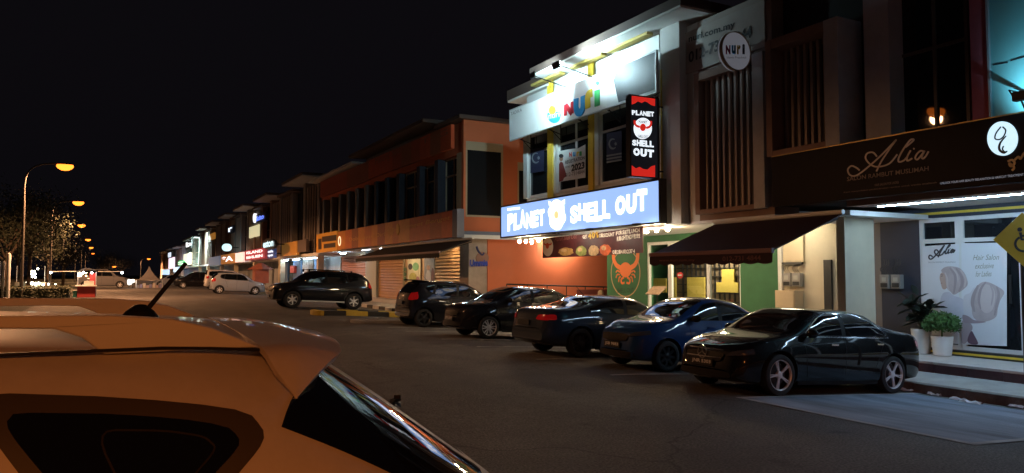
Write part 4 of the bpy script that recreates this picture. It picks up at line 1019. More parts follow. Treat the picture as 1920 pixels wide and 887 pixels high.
# printed film on the two big panes
pf = thing('window_poster', 'large white window poster of veiled women with salon lettering', 'poster', (GX - .01, sc, z0 + .14))
PP = ('X', GX - .005)
PRW = mat('poster_white', (.72, .74, .78), .35)
MB().prism([U(x, y, PP) for x, y in ((1730, 462), (1730, 641), (1798, 645), (1798, 457))], NX, .004).build('printed_panel', PRW, pf)
MB().prism([U(x, y, PP) for x, y in ((1803, 456), (1803, 646), (1888, 649), (1888, 455))], NX, .004).build('printed_panel', PRW, pf)
SCF = mat('print_scarf', (.5, .43, .44), .5, var=.12, vscale=4); SCF2 = mat('print_scarf_fold', (.38, .32, .34), .5); SKN = mat('print_face', (.52, .38, .32), .5); LAV = mat('print_dress', (.58, .58, .66), .5, var=.1); PLUM = mat('print_plum', (.12, .07, .1), .5)
def pr(pts, m, t=.008, sm=True, par=pf, pl=PP): return MB().prism([U(x, y, pl) for x, y in (([(v.x, v.y) for v in spline([(x, y, 0) for x, y in pts], 4, True)]) if sm else pts)], NX, t).build('printed_panel', m, par)
def zc(pts): return [(1700 + x * .3385, 380 + y * .3385) for x, y in pts]
def fold(pts, m, w=.03, t=.014): MB().ribbon(spline([U(x, y, PP) for x, y in zc(pts)], 5), w, NX, t, taper=True).build('printed_panel', m, pf)
FAINT = mat('print_faint', (.64, .63, .67), .45); MAUVE = mat('print_mauve', (.34, .27, .3), .5); LIP = mat('print_lip', (.36, .2, .19), .5); SCL = mat('print_scarf_light', (.6, .53, .53), .5)
pr(zc([(200, 505), (235, 495), (262, 515), (318, 540), (322, 600), (318, 640), (270, 642), (205, 605), (186, 560)]), LAV, .006)
pr(zc([(318, 520), (352, 500), (378, 470), (372, 560), (380, 640), (330, 632), (316, 600)]), FAINT, .0065)
pr(zc([(192, 378), (212, 358), (245, 353), (292, 362), (325, 398), (339, 450), (318, 478), (288, 498), (262, 510), (243, 492), (226, 476), (218, 440), (214, 400)]), SCF, .009)
pr(zc([(190, 392), (214, 386), (226, 420), (228, 462), (214, 480), (202, 478), (195, 466), (189, 440), (184, 418)]), SKN, .0085)
fold([(214, 388), (226, 420), (228, 462), (240, 490)], SCL, .035); fold([(240, 362), (268, 400), (270, 450), (262, 505)], SCF2, .05); fold([(275, 362), (305, 410), (308, 455), (290, 492)], SCF2, .06); fold([(300, 372), (328, 420), (322, 468)], SCL, .04); fold([(250, 356), (280, 395), (286, 440)], SCL, .03)
fold([(191, 408), (203, 405)], PLUM, .012); fold([(190, 446), (199, 446)], LIP, .016); fold([(190, 399), (205, 396)], PLUM, .008)
pr(zc([(372, 505), (398, 455), (440, 438), (500, 462), (541, 495), (520, 540), (506, 585), (496, 632), (445, 657), (385, 650), (362, 600)]), SCF, .0075)
pr(zc([(405, 470), (440, 452), (478, 470), (492, 520), (478, 590), (440, 612), (408, 580), (398, 520)]), SCL, .0095)
fold([(398, 458), (374, 510), (366, 560), (378, 605)], SCF2, .07); fold([(440, 440), (412, 480), (402, 540), (412, 590)], SCF2, .05); fold([(500, 465), (512, 510), (498, 580), (488, 625)], SCF2, .05); fold([(460, 446), (480, 500), (470, 570)], SCF, .035)
pr(zc([(312, 622), (345, 630), (375, 650), (440, 660), (400, 668), (345, 668), (316, 660)]), MAUVE, .011)
pr(zc([(308, 655), (345, 662), (366, 690), (352, 730), (340, 765), (318, 782), (304, 760)]), SCF2, .009); pr(zc([(358, 712), (376, 735), (396, 782), (360, 784), (338, 764)]), PLUM, .012)
SCR = mat('poster_script', (.04, .04, .05), .5)
def script(par, pl, w, m, x0, y0, sx, sy, t=.01):
    """the salon's script wordmark, one object for each letter"""
    S = [[[(270, 465), (240, 440), (190, 422), (155, 460), (180, 513), (250, 510), (380, 410), (500, 300), (630, 165)], [(630, 165), (560, 262), (482, 380), (435, 475)], [(440, 330), (400, 290), (345, 300), (330, 350), (380, 410), (450, 430), (560, 400), (640, 310)]],
         [[(720, 240), (780, 190), (800, 165), (765, 170), (705, 250), (655, 340), (655, 382), (700, 370), (735, 335)]],
         [[(770, 270), (738, 330), (738, 372), (785, 348)], [(797, 258), (806, 250)]],
         [[(898, 282), (868, 274), (832, 305), (815, 345), (838, 358), (880, 310), (905, 275), (880, 335), (892, 350), (920, 325), (945, 280)]]]
    for L in S:
        mb = MB()
        for st in L: mb.ribbon(spline([U(x0 + (x - 155) * sx, y0 + (y - 160) * sy, pl) for x, y in st], 6), w, NX, t)
        mb.build('letter', m, par)
script(pf, PP, .028, SCR, 1742, 459, .062, .075, .012)
txp('lettering', 'SALON RAMBUT MUSLIMAH', PP, 1741, 493.5, 1792, 493, 490.5, mat('poster_grey_print', (.3, .3, .34), .5), pf)
OL = mat('poster_olive_print', (.3, .3, .24), .5)
for s_, x0_, x1_, y in (('Hair Salon', 1825, 1874, 487), ('exclusive', 1829, 1864, 503), ('for Ladies', 1830, 1860, 518)): txp('lettering', s_, PP, x0_, y + 1, x1_, y, y - 9, OL, pf, shear=.3)
box('door_pull', GX - .08, GX - .04, sd_ - .05, sd_ - .01, 1.2, 1.75, DARKM, al)
# fascia board
ab = thing('sign_board', 'long dark salon fascia board with script lettering and glowing oval', 'sign', (SX, 8, 3.14))
ABM = mat('fascia_dark_film', (.009, .0075, .011), .5, var=.2, spec=.12)
box('board', SX, SX + .12, 3.0, fx(1447, 340, SX)[0], 3.14, 4.18, ABM, ab, .006)
box('edge_trim', SX + .005, SX + .1, 3.0, fx(1447, 340, SX)[0], 4.181, 4.2, mat('gold_trim', (.4, .28, .1), .4, metal=.5), ab)
SILV = mat('silver_letter', (.42, .4, .4), .45, metal=.2); SILD = mat('dim_letter', (.22, .18, .17), .5)
script(ab, PS, .026, SILV, 1590, 261, .1917, .1917, .012)
txp('lettering', 'SALON RAMBUT MUSLIMAH', PS, 1589, 340, 1742, 320, 332, SILD, ab, bold=.01)
txp('lettering', 'HAIR SALON FOR LADIES', PS, 1641, 349.5, 1686, 344, 345, SILD, ab)
txp('lettering', 'Kami menyediakan perkhidmatan rambut untuk wanita muslimah', PS, 1583, 363, 1757, 344.5, 359.5, SILD, ab)['kind'] = 'stuff'
txp('lettering', 'UNLOCK YOUR HAIR BEAUTY RELAXATION & HAIRCUT TREATMENT', PS, 1764, 346, 1920, 329.5, 342, mat('pale_letter', (.6, .62, .66), .5, emit=.15, ecol=(.7, .8, 1.)), ab)
OV = glow('oval_glow', (.62, .86, 1.), .95)
ov = MB().prism([U(1881 + 28 * math.cos(t), 260 + 32 * math.sin(t), PS) for t in [2 * math.pi * i / 44 for i in range(44)]], NX, .03).build('logo', OV, ab)
OD = mat('oval_line', (.03, .05, .08), .5)
MB().ribbon(spline([U(x, y, PS) for x, y in ((1879, 238), (1870, 250), (1868, 260), (1876, 262), (1884, 256), (1888, 245), (1882, 238))], 6), .02, NX, .036).ribbon(spline([U(x, y, PS) for x, y in ((1889, 255), (1878, 268), (1876, 280), (1884, 287), (1891, 284))], 6), .035, NX, .036, taper=True).ribbon(spline([U(x, y, PS) for x, y in ((1884, 274), (1882, 280), (1886, 285), (1891, 284))], 5), .02, NX, .036).build('logo', OD, ab)
MB().ribbon(spline([U(x, y, PS) for x, y in ((1890, 303), (1898, 300), (1903, 306), (1896, 312), (1893, 306), (1902, 314), (1898, 320))], 5), .03, NX, .012).ribbon(spline([U(x, y, PS) for x, y in ((1903, 300), (1910, 294), (1914, 298), (1920, 288), (1926, 284))], 5), .03, NX, .012).build('lettering', mat('gold_letter', (.4, .33, .2), .4, metal=.4), ab)
# billboard at the top right and its floodlight
bb = thing('billboard', 'pale blue wall billboard lit from below at the top right corner', 'billboard', (12.4, 5.5, 4.3))
box('panel', 12.38, 12.42, 3.0, fx(1861, 200, 12.38)[0], 4.25, 7.2, mat('billboard_blue', (.25, .55, .62), .5, var=.05), bb)
box('frame', 12.33, 12.43, fx(1861, 200, 12.38)[0] + .001, fx(1857, 200, 12.38)[0], 4.25, 7.2, mat('billboard_frame', (.5, .5, .6), .5), bb)
MB().ribbon([U(1862, 122, ('X', 12.37)), U(1890, 117, ('X', 12.37))], .02, NX, .006).ribbon([U(1895, 114, ('X', 12.37)), U(1930, 104, ('X', 12.37))], .02, NX, .006).build('printed_line', DARKB, bb)
fp = Vector((11.75, fx(1914, 180, 11.75)[0], fx(1914, 180, 11.75)[1]))
fl = thing('floodlight', 'small black floodlight below the pale blue billboard', 'floodlight', tuple(fp))
MB().box(fp.x - .06, fp.x + .06, fp.y - .14, fp.y + .1, fp.z - .07, fp.z + .07).build('lamp_housing', BLACKP, fl, bevel=.015)
MB().path([(fp.x, fp.y + .1, fp.z), (fp.x, fp.y + .16, fp.z + .12), (12.33, fp.y + .16, fp.z + .12)], .012).path([(fp.x, fp.y, fp.z - .05), (fp.x + .1, fp.y, SX + .02 if False else 4.2), (12.05, fp.y, 4.15)], .015).build('bracket', BLACKP, fl)
MB().box(fp.x + .061, fp.x + .066, fp.y - .12, fp.y + .08, fp.z - .055, fp.z + .055).build('lamp_glass', glow('floodlight_glass_teal', (.4, .9, 1.), 8), fl)
ld = bpy.data.lights.new('floodlight_beam', 'SPOT'); ld.energy = 32; ld.color = (.35, .85, 1.); ld.spot_size = math.radians(140); ld.spot_blend = .7
lo = bpy.data.objects.new('floodlight_beam', ld); COL.objects.link(lo); lo.parent = fl; lo.location = (.08, 0, .0); lo.rotation_euler = Vector((.8, -.2, .35)).to_track_quat('-Z', 'Y').to_euler()
# ceiling tubes under the salon canopy
def ceiling_tube(label, x, y, z, length, along='Y', m=TUBE, grp='fluorescent tubes under the canopies'):
    t = thing('tube_light', label, 'light', (x, y, z), grp)
    if along == 'Y':
        MB().box(x - .04, x + .04, y, y + length, z + .025, z + .06).build('batten', WFRAME, t); MB().tube((x, y + .02, z), (x, y + length - .02, z), .02, n=8).build('tube', m, t)
    else:
        MB().box(x, x + length, y - .04, y + .04, z + .025, z + .06).build('batten', WFRAME, t); MB().tube((x + .02, y, z), (x + length - .02, y, z), .02, n=8).build('tube', m, t)
    return t
st_ = thing('light_strip', 'cool white light strip along the edge of the salon canopy', 'light', (12.98, 6, 3.05))
box('strip', 12.965, 12.995, 2.5, 9.3, 3.05, 3.07, glow('strip_light', (.48, .74, 1.), 85), st_); box('channel', 12.955, 13.005, 2.5, 9.3, 3.071, 3.115, WFRAME, st_)
CREAMT = glow('soft_warm_tube', (1., .86, .62), 60)
ceiling_tube('warm tube over the meters by the green wall', 14.3, 12.3, 2.9, .9, m=CREAMT)

# plants in white pots
def pot(label, px, py, h, r, kind):
    p = U(px, py, ('X', 14.62)); z = rise(p.y) + .135; p.z = z
    t = thing('potted_plant', label, 'plant', (p.x, p.y, z), 'potted plants by the salon window')
    MB().lathe([(0, 0), (r * .78, 0), (r * .82, .03), (r, h - .03), (r, h), (r * .9, h), (r * .88, h - .06), (0, h - .06)], 28, (p.x, p.y, z)).build('pot', WHITEP, t, smooth=40)
    r2 = random.Random(int(px))
    if kind == 'rubber':
        lm = MB(); L, Wd = .26, .055
        lm.add([(0, 0, 0), (L * .3, -Wd, .012), (L * .7, -Wd * .9, .0), (L, 0, -.03), (L * .7, Wd * .9, .0), (L * .3, Wd, .012), (L * .35, 0, -.008), (L * .7, 0, -.02)], [(0, 1, 6), (1, 2, 7, 6), (2, 3, 7), (3, 4, 7), (4, 5, 6, 7), (5, 0, 6)])
        me = None; st = MB(); LEAFD = mat('dark_glossy_leaf', (.012, .02, .015), .45, spec=.3)
        for k in range(9):
            a = r2.uniform(0, 6.28); q = Vector((p.x + math.cos(a) * .2, p.y + math.sin(a) * .2, z + h + r2.uniform(.35, .8))); b0 = Vector((p.x, p.y, z + h - .05)); st.tube(b0, q, .012, .006, 6)
            for i in range(9):
                f = .3 + .7 * i / 8; c = b0.lerp(q, f)
                if me is None:
                    o = lm.build('leaf', LEAFD, t, local=True); me = o.data
                else: o = link('leaf', me, None, t, True)
                o.location = c - Vector((p.x, p.y, z)); o.rotation_euler = (r2.uniform(-.4, .4), r2.uniform(-1., .35), i * 2.4 + a); s = r2.uniform(.9, 1.35); o.scale = (s, s, s)
        st.build('stem', mat('plant_stem', (.06, .05, .03), .8), t)
    else:
        mb = MB()
        for i in range(1900):
            th, ph, rr2 = r2.uniform(0, 6.28), math.acos(r2.uniform(-.5, 1)), r2.uniform(.4, 1) ** .5
            c = Vector((p.x + .33 * rr2 * math.sin(ph) * math.cos(th), p.y + .33 * rr2 * math.sin(ph) * math.sin(th), z + h + .22 + .26 * rr2 * math.cos(ph)))
            d1 = Vector((r2.uniform(-1, 1), r2.uniform(-1, 1), r2.uniform(-.6, 1))).normalized(); d2 = d1.orthogonal().normalized(); l = r2.uniform(.045, .085)
            mb.add([c, c + d1 * l * .5 + d2 * l * .3, c + d1 * l, c + d1 * l * .5 - d2 * l * .3], [(0, 1, 2, 3)])
        mb.tube((p.x, p.y, z + h - .06), (p.x, p.y, z + h + .25), .02, .01, 6)
        tag(mb.build('foliage', mat('bright_leaf', (.05, .13, .025), .6, var=.3, vscale=8), t), None, None, kind='stuff')
pot('dark leaved rubber plant in a tall white pot by the salon window', 1728, 652, .5, .19, 'rubber')
pot('bushy bright green plant in a short white pot by the salon window', 1767, 656, .38, .2, 'bush')

# parking sign on a pole
sp0 = Vector((12.45, fx(1917, 500, 12.45)[0], 0)); sz = pz(sp0.y)
hs = thing('road_sign', 'yellow diamond wheelchair parking sign on a pole at the right edge', 'sign', (sp0.x, sp0.y, sz))
MB().tube((sp0.x, sp0.y, sz - .05), (sp0.x, sp0.y, 2.45), .03, n=12).build('pole', DARKM, hs)
cz = fx(1917, 449, 12.4)[1]; c0 = Vector((sp0.x, sp0.y, cz)); nrm = Vector((-.62, -.78, 0)).normalized(); su = Vector((0, 0, 1)).cross(nrm).normalized() ; c0 = c0 + nrm * .045
R_ = .42
DY = mat('sign_yellow', (.6, .36, .02), .45, var=.08)
MB().prism([c0 + su * R_, c0 + Vector((0, 0, R_)), c0 - su * R_, c0 - Vector((0, 0, R_))], nrm, .006).build('sign_plate', DY, hs)
def sg(x, y): return c0 + su * x * .7 + Vector((0, 0, y * .7)) + nrm * .006
wcs = MB().prism([sg(-.06 + .05 * math.cos(t), .22 + .05 * math.sin(t)) for t in [i * .5236 for i in range(12)]], nrm, .004)
wcs.ribbon([sg(-.05, .16), sg(-.03, -.0), sg(.11, -.0), sg(.17, -.17), sg(.22, -.15)], .04, nrm, .004).ribbon([sg(-.04, .08), sg(.1, .08)], .032, nrm, .004)
wcs.ribbon([sg(.0 + .16 * math.cos(t), -.1 + .16 * math.sin(t)) for t in [2.0 + i * .22 for i in range(19)]], .035, nrm, .004)
wcs.build('symbol', BLACKP, hs)

# ------------------------------------------------------------------ orange shop block
ob = thing('shop_building', 'two storey orange painted shop block with roller shutters and long fascia signs', 'building', (20, 38, rise(38) + .12))
OY0, OY1 = 27.5, 51.2
gzz = lambda y: rise(y) + .1
box('end_wall', 13.6, 27, OY0, OY0 + .2, .0, 3.35, ORANGE, ob)
for a, b in ((12.5, 12.6), (14.32, 15.0), (16.3, 27)): box('end_wall', a, b, OY0, OY0 + .2, 4.1, 7.2, ORANGE, ob)
box('end_wall', 12.5, 27, OY0 + .001, OY0 + .2, 7.2, 8.1, ORANGE, ob)
box('end_wall', 12.5, 27, OY0 + .001, OY0 + .2, 3.52, 4.1, ORANGE, ob)
box('band', 12.3, 27, OY0 - .06, OY0 + .25, 3.36, 3.515, mat('band_blue_grey', (.16, .18, .24), .6), ob)
box('band', 12.32, 27, OY0 - .3, OY0 + .2, 3.2, 3.358, SOF, ob)
def ywin(x0, x1, z0_, z1_):
    o = MB().box(x0, x0 + .08, OY0 + .02, OY0 + .12, z0_, z1_).box(x1 - .08, x1, OY0 + .02, OY0 + .12, z0_, z1_).box(x0 + .08, x1 - .08, OY0 + .022, OY0 + .12, z1_ - .35, z1_).box(x0 + .08, x1 - .08, OY0 + .022, OY0 + .12, z0_, z0_ + .08).build('window', mat('tan_frame', (.4, .33, .22), .6), ob)
    box('pane', x0 + .08, x1 - .08, OY0 + .06, OY0 + .07, z0_ + .08, z1_ - .35, DARKG, o)
ywin(12.6, 14.32, 4.1, 7.2); ywin(15.0, 16.3, 4.1, 6.5); box('end_wall', 15.0, 16.3, OY0 + .002, OY0 + .2, 6.5, 7.2, ORANGE, ob)
box('core_wall', 13.3, 27, OY0 + .21, OY1, 3.4, 8.05, GREYP, ob)
box('upper_wall', 12.6, 13.29, OY0 + .21, OY1, 6.75, 8.05, ORANGE, ob)
box('upper_wall', 12.6, 13.29, OY0 + .21, OY1, 3.4, 4.15, ORANGE, ob)
ys_ = [28.0, 30.2, 32.4, 35.2, 37.0, 38.8, 40.6, 42.4, 44.2, 46.0, 48.0, 50.0, 51.2]
TAN = mat('tan_frame', (.4, .33, .22), .6)
for i, (a, b) in enumerate(zip(ys_, ys_[1:])):
    window(ob, 12.8, a + .2, b - .2, 4.15, 6.74, [.5], TAN if i < 3 else DARKM, DARKG, transom=5.95 if i < 3 else None, fw=.07)
    box('pillar', 12.42, 13.2, b - .2 + .001, b + .2 - .001, 4.1, 6.76, NAVYW if i < 5 else GREYP, ob)
box('pillar', 12.5, 13.2, 27.71, 28.2, 4.1, 6.76, TAN, ob)
box('roof', 11.7, 27, OY0 + 2.5, 41.5, 8.35, 8.5, FAS, ob); box('roof', 12.2, 27, OY0 - .25, OY0 + 2.5, 8.06, 8.22, FAS, ob); box('roof', 11.9, 27, 41.5, OY1 + 1., 8.08, 8.2, PLASTER, ob); box('upper_wall', 12.7, 27, OY0 + 2.5, 41.4, 8.06, 8.349, GREYP, ob)
# ground floor of the orange block
def shutter(par, X, y0_, y1_, z0_, z1_, m):
    fr_ = MB().box(X - .06, X + .05, y0_ - .08, y0_, z0_, z1_).box(X - .06, X + .05, y1_, y1_ + .08, z0_, z1_).build('shutter_frame', TAN, par)
    mb = MB(); n = int((z1_ - z0_) / .15)
    for i in range(n):
        z = z0_ + i * (z1_ - z0_) / n; h = (z1_ - z0_) / n
        mb.hexa([(X - .075, y0_, z + .02), (X + .03, y0_, z), (X + .03, y1_, z), (X - .075, y1_, z + .02), (X + .01, y0_, z + h * .98), (X + .03, y0_, z + h * .98), (X + .03, y1_, z + h * .98), (X + .01, y1_, z + h * .98)])
        mb.v[-4:] = [mb.v[-4], mb.v[-3], mb.v[-2], mb.v[-1]]
    return mb.build('roller_shutter', m, par)
SHT = mat('shutter_tan', (.5, .3, .14), .5, var=.1); GO = 14.2; PO = ('X', GO)
gl = [fx(p, 520, GO)[0] for p in (878, 818, 792, 757, 712, 690, 640)]
zg = gzz(34)
box('ground_wall', GO + .06, 14.4, OY0 + .21, OY1, zg - .3, 3.2, mat('cream_shop_wall', (.5, .34, .2), .7, var=.15), ob)
shutter(ob, GO, gl[0], gl[1], zg, 3.0, SHT); shutter(ob, GO, gl[3], gl[4], zg, 3.0, SHT); shutter(ob, GO, gl[5], gl[6], zg, 3.0, mat('shutter_red_brown', (.42, .2, .12), .5))
box('pillar', GO - .2, GO + .05, gl[4] + .1, gl[5] - .1, zg, 3.2, mat('pale_green_pillar', (.45, .5, .45), .7), ob)
box('column', 12.75, 13.58, OY0 + .02, OY0 + .9, rise(28) - .05, 3.19, mat('stained_plaster', (.42, .33, .27), .85, var=.3, vscale=1.5), ob)
box('ceiling', 12.35, 14.4, OY0 + .22, OY1, 3.2, 3.39, SOF, ob)
pw = thing('window_poster', 'tall colourful posters of women between the two tan roller shutters', 'poster', (GO, (gl[1] + gl[2]) / 2, 1.0))
PP2 = ('X', GO - .0)
def pq(a, b, c, d, m, t=.02): MB().prism([U(a, b, PP2), U(a, d, PP2), U(c, d, PP2), U(c, b, PP2)], NX, t).build('printed_panel', m, pw)
pq(765, 484, 789, 545, mat('poster_cream', (.5, .5, .36), .5)); pq(796, 484, 815, 545, mat('poster_blue', (.25, .32, .42), .5, var=.2))
def pe(x, y, a, b, m, t=.026): MB().prism([U(x + a * math.cos(q), y + b * math.sin(q), PP2) for q in [i * .5236 for i in range(12)]], NX, t).build('printed_panel', m, pw)
pe(775, 520, 7, 9, mat('poster_olive', (.35, .36, .1), .5, var=.4)); pe(772, 536, 6, 8, mat('poster_red', (.35, .08, .07), .5)); pe(784, 530, 4, 12, mat('poster_plum', (.25, .12, .16), .5)); pe(780, 500, 6, 8, mat('poster_green', (.12, .3, .15), .5)); pe(770, 500, 4, 6, BLACKP)
pe(804, 525, 5, 20, mat('poster_pale_dress', (.5, .55, .62), .5), .028); pe(804, 502, 3.4, 5, mat('print_face', (.5, .33, .26), .5), .03); pe(812, 520, 3, 18, PLUM, .028)
for i in range(3): pe(759 + i * 0, 505 + i * 9, 3, 4, mat('poster_leaf', (.08, .16, .08), .6), .022)
cl = thing('wall_sign', 'dark round clock like sign with blue lettering on the stained column', 'sign', (13.2, OY0, 2.3))
PC = ('Y', OY0 + .0)
MB().prism([U(904 + 12 * math.cos(q), 484 + 12 * math.sin(q), PC) for q in [i * .3491 for i in range(18)]], NY, .03).build('disc', mat('sign_disc_brown', (.3, .16, .12), .6), cl)  # plain brown disc under the logo
MB().ribbon(spline([U(x, y, PC) for x, y in ((893, 462), (896, 470), (903, 478), (907, 474))], 5), .07, NY, .05).build('logo', mat('sign_navy', (.03, .03, .12), .5), cl)
txp('lettering', 'Ummie', PC, 880, 500, 914, 499, 487, mat('sign_blue_letter', (.03, .06, .4), .5), cl, lift=.05, bold=.06)
# its signs
s1 = thing('sign_board', 'long orange fascia sign over the shutters of the orange block', 'sign', (SX, 38, 3.2))
PAT = [mat('sign_orange_%s' % n, c, .45, var=.15) for n, c in (('deep', (.55, .1, .03)), ('mid', (.6, .17, .04)), ('dark', (.4, .08, .03)), ('amber', (.7, .27, .04)), ('brown', (.32, .1, .04)))]
cuts = [848, 828, 806, 768, 748, 736, 722, 708, 697, 684, 672, 660, 648, 634]
for i, (a, b) in enumerate(zip(cuts, cuts[1:])): pbox('sign_panel', b, a, SX, SX + .15, 3.25, 4.33, PAT[(i * 2 + i // 3) % 4 if i < 7 else (3, 1, 3, 4, 1, 3)[i - 7]], s1)
pbox('end_cap', 848, 857, SX - .01, SX + .3, 3.22, 4.36, mat('end_cap_blue', (.14, .16, .22), .5), s1)
OLT = mat('sign_amber_letter', (.7, .35, .08), .5)
txp('lettering', 'Senget Benget', PS, 755, 432, 845, 414, 423, OLT, s1, shear=.2); txp('lettering', 'TAP', PS, 726, 443, 740, 439, 431, OLT, s1, bold=.03)
txp('lettering', 'Dobi Layan Diri', PS, 655, 455, 722, 445, 446, OLT, s1)
MB().prism([U(746 + 3 * math.cos(q), 430 + 11 * math.sin(q), PS) for q in [i * .5236 for i in range(12)]], NX, .02).build('logo', mat('sign_yellow_logo', (.75, .4, .03), .5), s1)
s2 = thing('sign_board', 'amber fascia sign with dark bottle picture at the far end of the orange block', 'sign', (SX, 49, 3.2))
pbox('sign_panel', 594, 633, SX, SX + .15, 3.2, 4.42, mat('sign_amber', (.62, .27, .03), .45, emit=.05, ecol=(1, .45, .05)), s2)
for a, b, c, d in ((597, 603, 448, 468), (604, 631, 444, 454), (607, 629, 458, 466)):
    MB().prism([U(a, c, PS), U(a, d, PS), U(b, d - (b - a) * .12, PS), U(b, c - (b - a) * .14, PS)], NX, .01).build('printed_panel', mat('sign_dark_print', (.05, .03, .02), .5), s2)
MB().ribbon([U(637 + 2 * math.cos(q), 452 + 8 * math.sin(q), PS) for q in [i * .4 for i in range(16)]], .07, NX, .03, closed=True).build('logo', glow('logo_warm_glow', (1., .7, .4), 1.2), s2)
s3 = thing('sign_board', 'unlit brown upper fascia sign under the roof of the orange block', 'sign', (SX, 38, 7.0))
for i, (a, b) in enumerate(zip([845, 825, 806, 787, 770, 752, 735, 690, 650, 600], [825, 806, 787, 770, 752, 735, 690, 650, 600])): pbox('sign_panel', b, a, SX + .2, SX + .35, 6.95 if i < 7 else 6.9, 7.95, PAT[(0, 4, 0, 2, 4, 2, 0, 4, 2)[i]], s3)
txp('lettering', 'Minang Salai', ('X', SX + .2), 704, 314, 752, 290, 296, mat('sign_dim_letter', (.3, .14, .09), .5), s3); txp('lettering', 'TSG', ('X', SX + .2), 790, 272, 840, 252, 262, mat('sign_dim_letter', (.3, .14, .09), .5), s3)
ym0, ym1 = fx(825, 470, 10.9)[0], fx(690, 486, 10.9)[0]
awning('long dark awning with toothed edge over the shutters of the orange block', 10.9, 12.3, 2.62, 3.12, ym0, ym1 + 2.0, mat('awning_black', (.014, .012, .012), .8), .18, [], scal=.25)
ceiling_tube('fluorescent tube under the canopy of the orange block, near end', 13.2, 28.9, 3.1, 1.2)
ceiling_tube('fluorescent tube under the canopy of the orange block, by the amber sign', 13.0, 46.5, 3.1, 1.2)
for i in range(4): ceiling_tube('white batten tube behind the top of the dark awning, number %s from the column' % ('one', 'two', 'three', 'four')[i], 12.44, 30 + i * 3.2, 3.12, 1.6, m=glow('dim_tube_light', (.85, .93, 1.), 3.))
ALLEY_FILL = glow('alley_fill_tube', (1., .83, .64), 210)  # hidden tube added to light the alley wall, no fixture known there
ceiling_tube('added warm tube hidden behind the discount banner, brightening the orange end wall', 16.3, 27.0, 3.12, 1.4, 'X', m=ALLEY_FILL)
SHUTTER_FILL = glow('shutter_fill_tube', (1., .68, .36), 130)  # both tubes of this material are added to brighten the shutters
ceiling_tube('added warm fill tube over the tan roller shutter nearest the column', 12.9, 31.0, 3.12, 1.2, m=SHUTTER_FILL)
ceiling_tube('added warm fill tube over the second tan roller shutter', 12.9, 36.8, 3.12, 1.2, m=SHUTTER_FILL)
# railing along the alley
rl = thing('railing', 'thin dark handrail along the foot of the orange end wall', 'railing', (16, 26.2, rise(26)))
ra, rb2 = U(950, 533, ('Y', 26.2)), U(1165, 539, ('Y', 26.2))
MB().tube(ra, rb2, .03, n=8).build('handrail', DARKM, rl); MB().tube(ra + Vector((0, 0, -.4)), rb2 + Vector((0, 0, -.4)), .018, n=8).build('rail', DARKM, rl)
for i in range(7): q = ra.lerp(rb2, i / 6); MB().tube((q.x, q.y, rise(26) + .1), (q.x, q.y, q.z), .02, n=8).build('post', DARKM, rl)
bk = thing('bench', 'dark red bench below the handrail by the veiled woman', 'bench', (17.5, 24.2, rise(25) + .12))
zf = rise(25) + .12
bx0, bx1 = U(1085, 548, ('Y', 24.2)).x, U(1150, 548, ('Y', 24.2)).x + .1
box('seat', bx0, bx1, 23.9, 24.3, zf + .4, zf + .44, mat('bench_red', (.2, .05, .04), .6), bk); box('backrest', bx0, bx1, 24.3, 24.34, zf + .62, zf + .92, mat('bench_red', (.2, .05, .04), .6), bk)
for x in (bx0 + .05, bx1 - .05):
    box('leg', x - .02, x + .02, 23.92, 23.96, zf, zf + .4, DARKM, bk); box('leg', x - .02, x + .02, 24.341, 24.38, zf, zf + .92, DARKM, bk)
